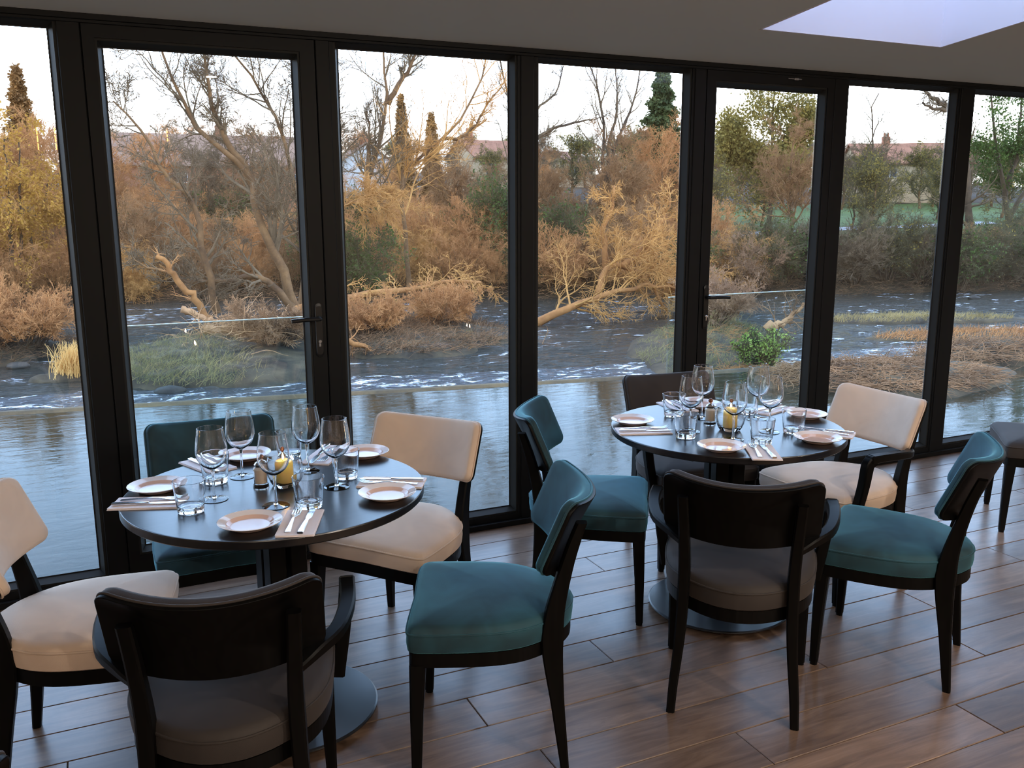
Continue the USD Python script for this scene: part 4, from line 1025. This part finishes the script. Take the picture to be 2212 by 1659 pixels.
def shrub(kind, x, y, s, sz=1.0):
    name, lab, grp, mat, plan, lv = groups[kind]
    z = float(ground(x, y)) - .15
    pn = pane_of(x, y, z + 1.5)
    if pn is None:
        return
    lab, grp = f'{lab}, seen through {pn}', f'{grp} in {pn}'
    if kind not in proto:
        proto[kind] = make_shrub(name, lab, mat, 60 + len(proto), (x, y, z), 3.4, .75, 34, plan, grp, lv)
        UsdGeom.Xformable(proto[kind]).AddScaleOp().Set(Gf.Vec3f(s, s, s * sz))
    else:
        dup(proto[kind], lab, (x, y, z), rng.uniform(0, 6.28), grp, (s, s, s * sz))
left, right = (['orange', 'umber', 'gold', 'ivy'], [.46, .30, .14, .10]), (['olive', 'brown', 'ivy', 'orange'], [.34, .52, .06, .08])  # right mix: dull and olive kinds stand in for shade there
for d0, d1, s0, s1, st in ((.2, 1.6, .6, 1.0, 1.75), (3.2, 5.6, .75, 1.2, 2.0), (9.0, 12.0, .8, 1.25, 2.4), (13.0, 17.0, .6, 1.0, 4.5)):
    x = -16.0
    while x < 92:
        k, p = left if x < 36 else right
        if d0 > 2 and k is left[0]: k, p = ['orange', 'umber', 'ivy'], [.5, .36, .14]
        if x > 36 and d0 > 8 and rng.random() < (.55 if d0 < 12 else .8):
            x += st * rng.uniform(.75, 1.3); continue
        shrub(rng.choice(k, p=p), x, float(shore(x)) + rng.uniform(d0, d1), rng.uniform(s0, s1) * ((1.12 if d0 < 2 else .62) if x > 36 else 1))
        x += st * rng.uniform(.75, 1.3)

# trees behind the shore, behind the lawn and between the houses
def make_bg(name, label, loc, s, group, twig, seed, leaves=None):
    t = thing(name, label, 'tree', loc, 0, group)
    UsdGeom.Xformable(t).AddScaleOp().Set(Gf.Vec3f(s, s, s))
    r2 = np.random.default_rng(seed)
    q = resample([(0, 0, 0), (.2, .1, 2.0), (-.1, .1, 4.5), (.1, 0, 7.0)], 12, r2, .05)
    obj('stem', limb(q, .2, .03), M['bark'], t, True)
    g = grow(r2, q[None], np.linspace(.2, .03, 12)[None], [(30, 48, .46, .4, 8, .1, up), (8, 42, .5, .5, 6, .14, (0, 0, .05)), (7, 44, .5, .55, 5, .18, (0, 0, 0)), (4, 44, .6, .6, 4, .2, (0, 0, 0))], .010)
    curves('twigs', g, twig, t, kind='stuff')
    if leaves:
        m, n, size = leaves
        e = g[-2][0][:, 1:].reshape(-1, 3)
        obj('leaves', leaf_mesh(r2, e[r2.integers(0, len(e), n)] + r2.normal(0, .15, (n, 3)), size), m, t, kind='stuff')
    return t
kinds = {'rust': ('bare_rust_tree', 'bare rust brown tree', M['twig_orange'], None), 'umber': ('bare_umber_tree', 'bare warm brown tree', M['twig_umber'], None), 'brown': ('bare_brown_tree', 'bare dull brown tree', M['twig_brown'], None), 'olive': ('olive_tree', 'thin leaved olive tree', M['twig_olive'], (M['leaf_olive'], 2600, .10))}
protot = {}
for row, (d0, d1, st, h0, h1, where) in enumerate(((7.5, 12.5, 3.0, .72, 1.08, 'on the far bank slope'), (18, 27, 5.0, .55, .85, 'at the lawn edge'), (38, 47, 2.3, .7, 1.0, 'beyond the right lawn'), (49, 58, 3.4, .6, .95, 'behind the lawn'), (62, 80, 4.2, .7, 1.0, 'among the houses'), (100, 160, 4.5, .8, 1.2, 'on the far hillside'))):
    x = -45.0
    while x < 190:
        y = float(shore(x)) + rng.uniform(d0, d1)
        xx = x * (1 + .6 * (y - shore(x)) / 100)
        y = float(shore(xx)) + y - float(shore(x))
        z = float(ground(xx, y)) - .2
        pn = pane_of(xx, y, z + 4)
        k = rng.choice(['rust', 'umber', 'brown', 'olive'], p=[.54, .40, .06, .0] if xx < 36 else [.03, .12, .42, .43])  # darker kinds to the right paint in the shade
        s = rng.uniform(h0, h1)
        skip = (row == 0 and (14 < xx < 20 or 24 < xx < 27)) or (row in (3, 4) and (39 < xx < 49 and 88 < y < 103 or 84 < xx < 97 and 70 < y < 84 or 0 < xx < 21 and 82 < y < 94))
        skip = skip or (row == 0 and xx > 38 and rng.random() < .5) or xx > 180 or (row == 2 and xx < 46)
        if pn and not skip:
            nm, lb, tw, lv = kinds[k]
            lb, gr = f'{lb} {where}, seen through {pn}', f'{lb}s {where} in {pn}'
            if k not in protot:
                protot[k] = make_bg(nm, lb, (xx, y, z), s, gr, tw, 90 + len(protot), lv)
            else:
                dup(protot[k], lb, (xx, y, z), rng.uniform(0, 6.28), gr, (s, s, s))
        x += st * rng.uniform(.7, 1.35)

# single plants
def place_shrub(name, label, mat, leaves, x, y, z, h, spread, n0, plan, seed, cat='shrub', rad=.03):
    return make_shrub(name, label, mat, seed, (x, y, z), h, spread, n0, plan, None, leaves, cat=cat, rad=rad)
place_shrub('ivy_bush', 'dark green ivy mound below the willow crown in the second window', M['twig_olive'], (M['leaf_green'], 7000, .07, .12), 12.0, 41.0, -3.4, 3.6, .6, 30, SP, 101)
place_shrub('evergreen_column', 'dark green evergreen column at the right of the second window', M['twig_olive'], (M['leaf_green'], 8000, .08, .14), 22.2, 46.5, -2.6, 4.6, .42, 34, SP, 102)
place_shrub('bare_bush', 'rounded purple brown bush at the water in the right glazed door', M['twig_purple'], None, 34.8, 38.4, -3.3, 3.1, 1.15, 40, SP, 103)
place_shrub('weeping_bush', 'pale green weeping bush at the right picture edge', M['twig_olive'], (M['leaf_olive'], 1600, .06, .1), 58.5, 38.0, -2.9, 4.6, .9, 34, WP, 104)
place_shrub('leafy_shrub', 'bright green leafy shrub behind the right table glasses', M['twig_olive'], (M['leaf_fresh'], 2600, .045, .05), 18.6, 17.6, -3.35, .95, .8, 26, SP, 105, rad=.012)
place_shrub('brush', 'rust brown brush on the left gravel islet', M['twig_orange'], None, -2.5, 31.4, -3.2, 1.9, 1.3, 44, SP, 106, rad=.018)
place_shrub('brush', 'second rust brown brush farther left on the gravel islet', M['twig_orange'], None, -4.6, 32.0, -3.1, 2.1, 1.3, 40, SP, 107, rad=.018)
place_shrub('brush', 'fine brown brush behind the slanting log in the second window', M['twig_orange'], None, 9.2, 28.6, -3.15, 1.5, 1.2, 40, SP, 108, rad=.016)
place_shrub('brush', 'reddish brush on the right half of the second window islet', M['twig_orange'], None, 12.6, 29.6, -3.1, 1.7, 1.2, 40, SP, 109, rad=.016)
place_shrub('brush', 'dry fanned twigs beside the curved driftwood on the grassy islet', M['dead_stick'], None, 5.4, 27.0, -3.1, 1.5, 1.4, 34, SP, 110, rad=.014)
place_shrub('brush', 'grey brown bare bush on the overgrown islet left of the stump', M['twig_purple'], None, 21.8, 24.6, -3.2, 2.2, 1.0, 34, SP, 111, rad=.018)
place_shrub('willow_shrub', 'golden drooping willow twigs at the right end of the third window', M['twig_gold'], None, 25.6, 31.5, -3.5, 2.4, 1.0, 30, WP, 112)

# grass and debris: nobody could count it
def blades(name, label, cat, mat, spots, h, w, lean, seed, K=4, flat=0.0):
    rng = np.random.default_rng(seed)
    p = np.array(spots)
    d = np.c_[rng.normal(0, lean, (len(p), 2)), np.full(len(p), 1.0 - flat)] + [lean * .6, -lean * .2, 0]
    P_, R = run(rng, p, d, h * rng.uniform(.5, 1.2, len(p)), np.full(len(p), w), K, .16, np.array((.05, 0, -.12)))
    return curves(name, [(P_, 2 * R)], mat, None, label=label, cat=cat, kind='stuff')
r3 = np.random.default_rng(8)
blades('grass', 'dull green and straw grass covering the islet in the left door', 'grass', M['grass_dull'], [p for p in I2(5200, r3) if p[0] < 3.6 and p[1] < 29], .30, .007, .6, 1)
blades('grass', 'pale straw grass tufts at the water side of the left door islet', 'grass', M['straw'], [(x, y - .2, z) for x, y, z in I2(1300, r3) if x < 4.4], .40, .007, .8, 2)
blades('grass', 'brown grass on the islet in the second window', 'grass', M['reed_dark'], I3(2600, r3), .45, .009, .8, 3)
blades('debris_heap', 'brown flood sticks over the islet in the second window', 'driftwood', M['dead_stick'], I3(3000, r3), .7, .010, 1.0, 16, 5, .6)
blades('debris_heap', 'grey flood sticks over the gravel islet at the left edge', 'driftwood', M['reed_dark'], I1(2200, r3), .6, .010, 1.0, 17, 5, .6)
blades('reeds', 'golden reed clump beside the left post, lit by the sun', 'reeds', M['reed'], [(-.95 + a, 26.0 + b, -3.4) for a, b in r3.normal(0, .22, (500, 2))], .95, .010, .18, 4)
blades('grass', 'dull grass on the overgrown islet in the right door', 'grass', M['grass_dull'], I4(2200, r3), .28, .008, .7, 5)
blades('grass', 'grass tufts on the flat strip in the river behind the right windows', 'grass', M['straw'], I7(1500, r3), .3, .010, .6, 6)
blades('grass', 'low red brown weeds on the mud strip near the right edge', 'grass', M['twig_orange'], I8(1400, r3), .35, .012, .7, 7)
blades('reeds', 'straw reed tuft near the stump on the overgrown islet', 'reeds', M['straw'], [(24.6 + a, 27.5 + b, -3.3) for a, b in r3.normal(0, .35, (260, 2))], .6, .010, .3, 8)
blades('debris_heap', 'heap of brown washed up sticks behind the cream armchair', 'driftwood', M['dead_stick'], [(x, y, z + .1 * r3.random()) for x, y, z in I5(2600, r3)], .7, .011, 1.0, 9, 5, .85)
blades('debris_heap', 'brown heap of sticks at the right picture edge beyond the pool', 'driftwood', M['dead_stick'], [(x, y, z + .1 * r3.random()) for x, y, z in I6(1800, r3)], .7, .011, 1.0, 10, 5, .8)
blades('debris_heap', 'tangle of pale dead roots around the curved driftwood', 'driftwood', M['driftwood'], [(4.8 + a * 1.2, 28.8 + b * 1.6, -3.0 + abs(c) * .5) for a, b, c in r3.normal(0, .7, (620, 3))], 1.1, .016, 1.0, 11, 6, .5)
blades('debris_heap', 'rust coloured twigs at the foot of the green shrub', 'driftwood', M['twig_orange'], [(x, y, z) for x, y, z in I4(500, r3, .6)] + [(18.2 + a, 17.0 + b, -3.35) for a, b in r3.normal(0, .9, (600, 2))], .6, .010, 1.0, 12, 5, .7)

blades('debris_heap', 'dark line of sticks and leaves along the right far shore', 'driftwood', M['reed_dark'], [(x, float(shore(x)) + b, -3.55 + .5 * (b + .6)) for x, b in zip(r3.uniform(24, 84, 5200), r3.uniform(-.6, 1.8, 5200))], .55, .012, 1.0, 13, 5, .7)
blades('debris_heap', 'brown sticks and leaf litter along the left far shore', 'driftwood', M['dead_stick'], [(x, float(shore(x)) + b, -3.55 + .5 * (b + .6)) for x, b in zip(r3.uniform(-12, 24, 2600), r3.uniform(-.6, 1.8, 2600))], .55, .012, 1.0, 14, 5, .7)
# houses on the far side
def house(label, x, y, w, d, eave, ridge, rot, wallm, roofm, chimneys, windows, gable=False):
    z0 = float(ground(x, y)) - 1.2
    t = thing('house', label, 'house', (x, y, 0), rot)
    obj('wall', trimesh.convex.convex_hull(np.array([(sx * w / 2, sy * d / 2, z) for sx in (-1, 1) for sy in (-1, 1) for z in (z0, eave)] + [(sx * w / 2, 0, ridge - .15) for sx in (-1, 1)])), wallm, t)
    for s in (-1, 1):
        o = .4
        k = (ridge - eave) / (d / 2)
        v = [(sx * (w / 2 + .3), yy, zz + dz) for sx in (-1, 1) for yy, zz in ((0, ridge), (s * (d / 2 + o), eave - k * o)) for dz in (0, .16)]
        obj('roof', trimesh.convex.convex_hull(np.array(v)), roofm, t)
    for cx, h in chimneys:
        c = obj('chimney', box(cx - .4, cx + .4, -.35, .35, ridge - .6, ridge + h), M['house_brick'], t)
        for q in (-.2, .2):
            obj('chimney_pot', moved(lathe([(0, 0), (.13, 0), (.11, .45), (0, .45)], 12), (cx + q, 0, ridge + h)), M['house_brick'], c)
    for wx, wz, ww, wh in windows:
        f = obj('window', box(wx - ww / 2, wx + ww / 2, -d / 2 - .06, -d / 2 + .05, wz - wh / 2, wz + wh / 2), M['house_white'], t)
        n = max(1, round(ww / .7))
        for k in range(n):
            a = wx - ww / 2 + ww * k / n
            obj('pane', box(a + .06, a + ww / n - .06, -d / 2 - .075, -d / 2 - .055, wz - wh / 2 + .07, wz + wh / 2 - .07), M['house_glass'], f)
    return t
house('cream house with orange tiled roof and white conservatory in the second window', 44.0, 96, 9.0, 7.0, 7.3, 9.2, .1, M['house_wall'], M['roof_red'], [(-3.4, 1.0), (3.2, .8)], [(-2.4, 5.9, 1.3, 1.2), (2.2, 5.9, 1.4, 1.2), (2.4, 3.4, 3.2, 1.9), (-2.4, 3.4, 1.5, 1.4)])
house('long low house with a brown roof in the left door', 10.6, 88, 19.0, 8.0, 5.6, 8.3, -.03, M['house_brick'], M['roof_brown'], [(1.2, 1.0)], [(5.0, 4.3, 2.0, .9), (7.6, 4.3, 1.4, .9), (-3.0, 4.3, 1.6, .9)])
house('pale gabled house at the left of the second window', 28.1, 97, 6.0, 6.0, 6.4, 8.5, 1.5, M['house_white'], M['roof_brown'], [(-2.0, .9)], [(0, 5.2, 1.4, 1.1)])
house('small cream house with a red roof at the left of the third window', 60.5, 110, 7.0, 7.0, 7.6, 9.1, .5, M['house_wall'], M['roof_red'], [], [(-1.5, 6.6, 1.3, 1.0), (1.4, 6.6, 1.3, 1.0)])
house('wide house with a red brown roof in the fourth window', 90.0, 77, 13.0, 8.0, 6.6, 8.9, -.5, M['house_wall'], M['roof_red'], [(-2.4, .9)], [(-3.0, 5.4, 1.6, 1.0), (2.0, 5.4, 1.6, 1.0)])
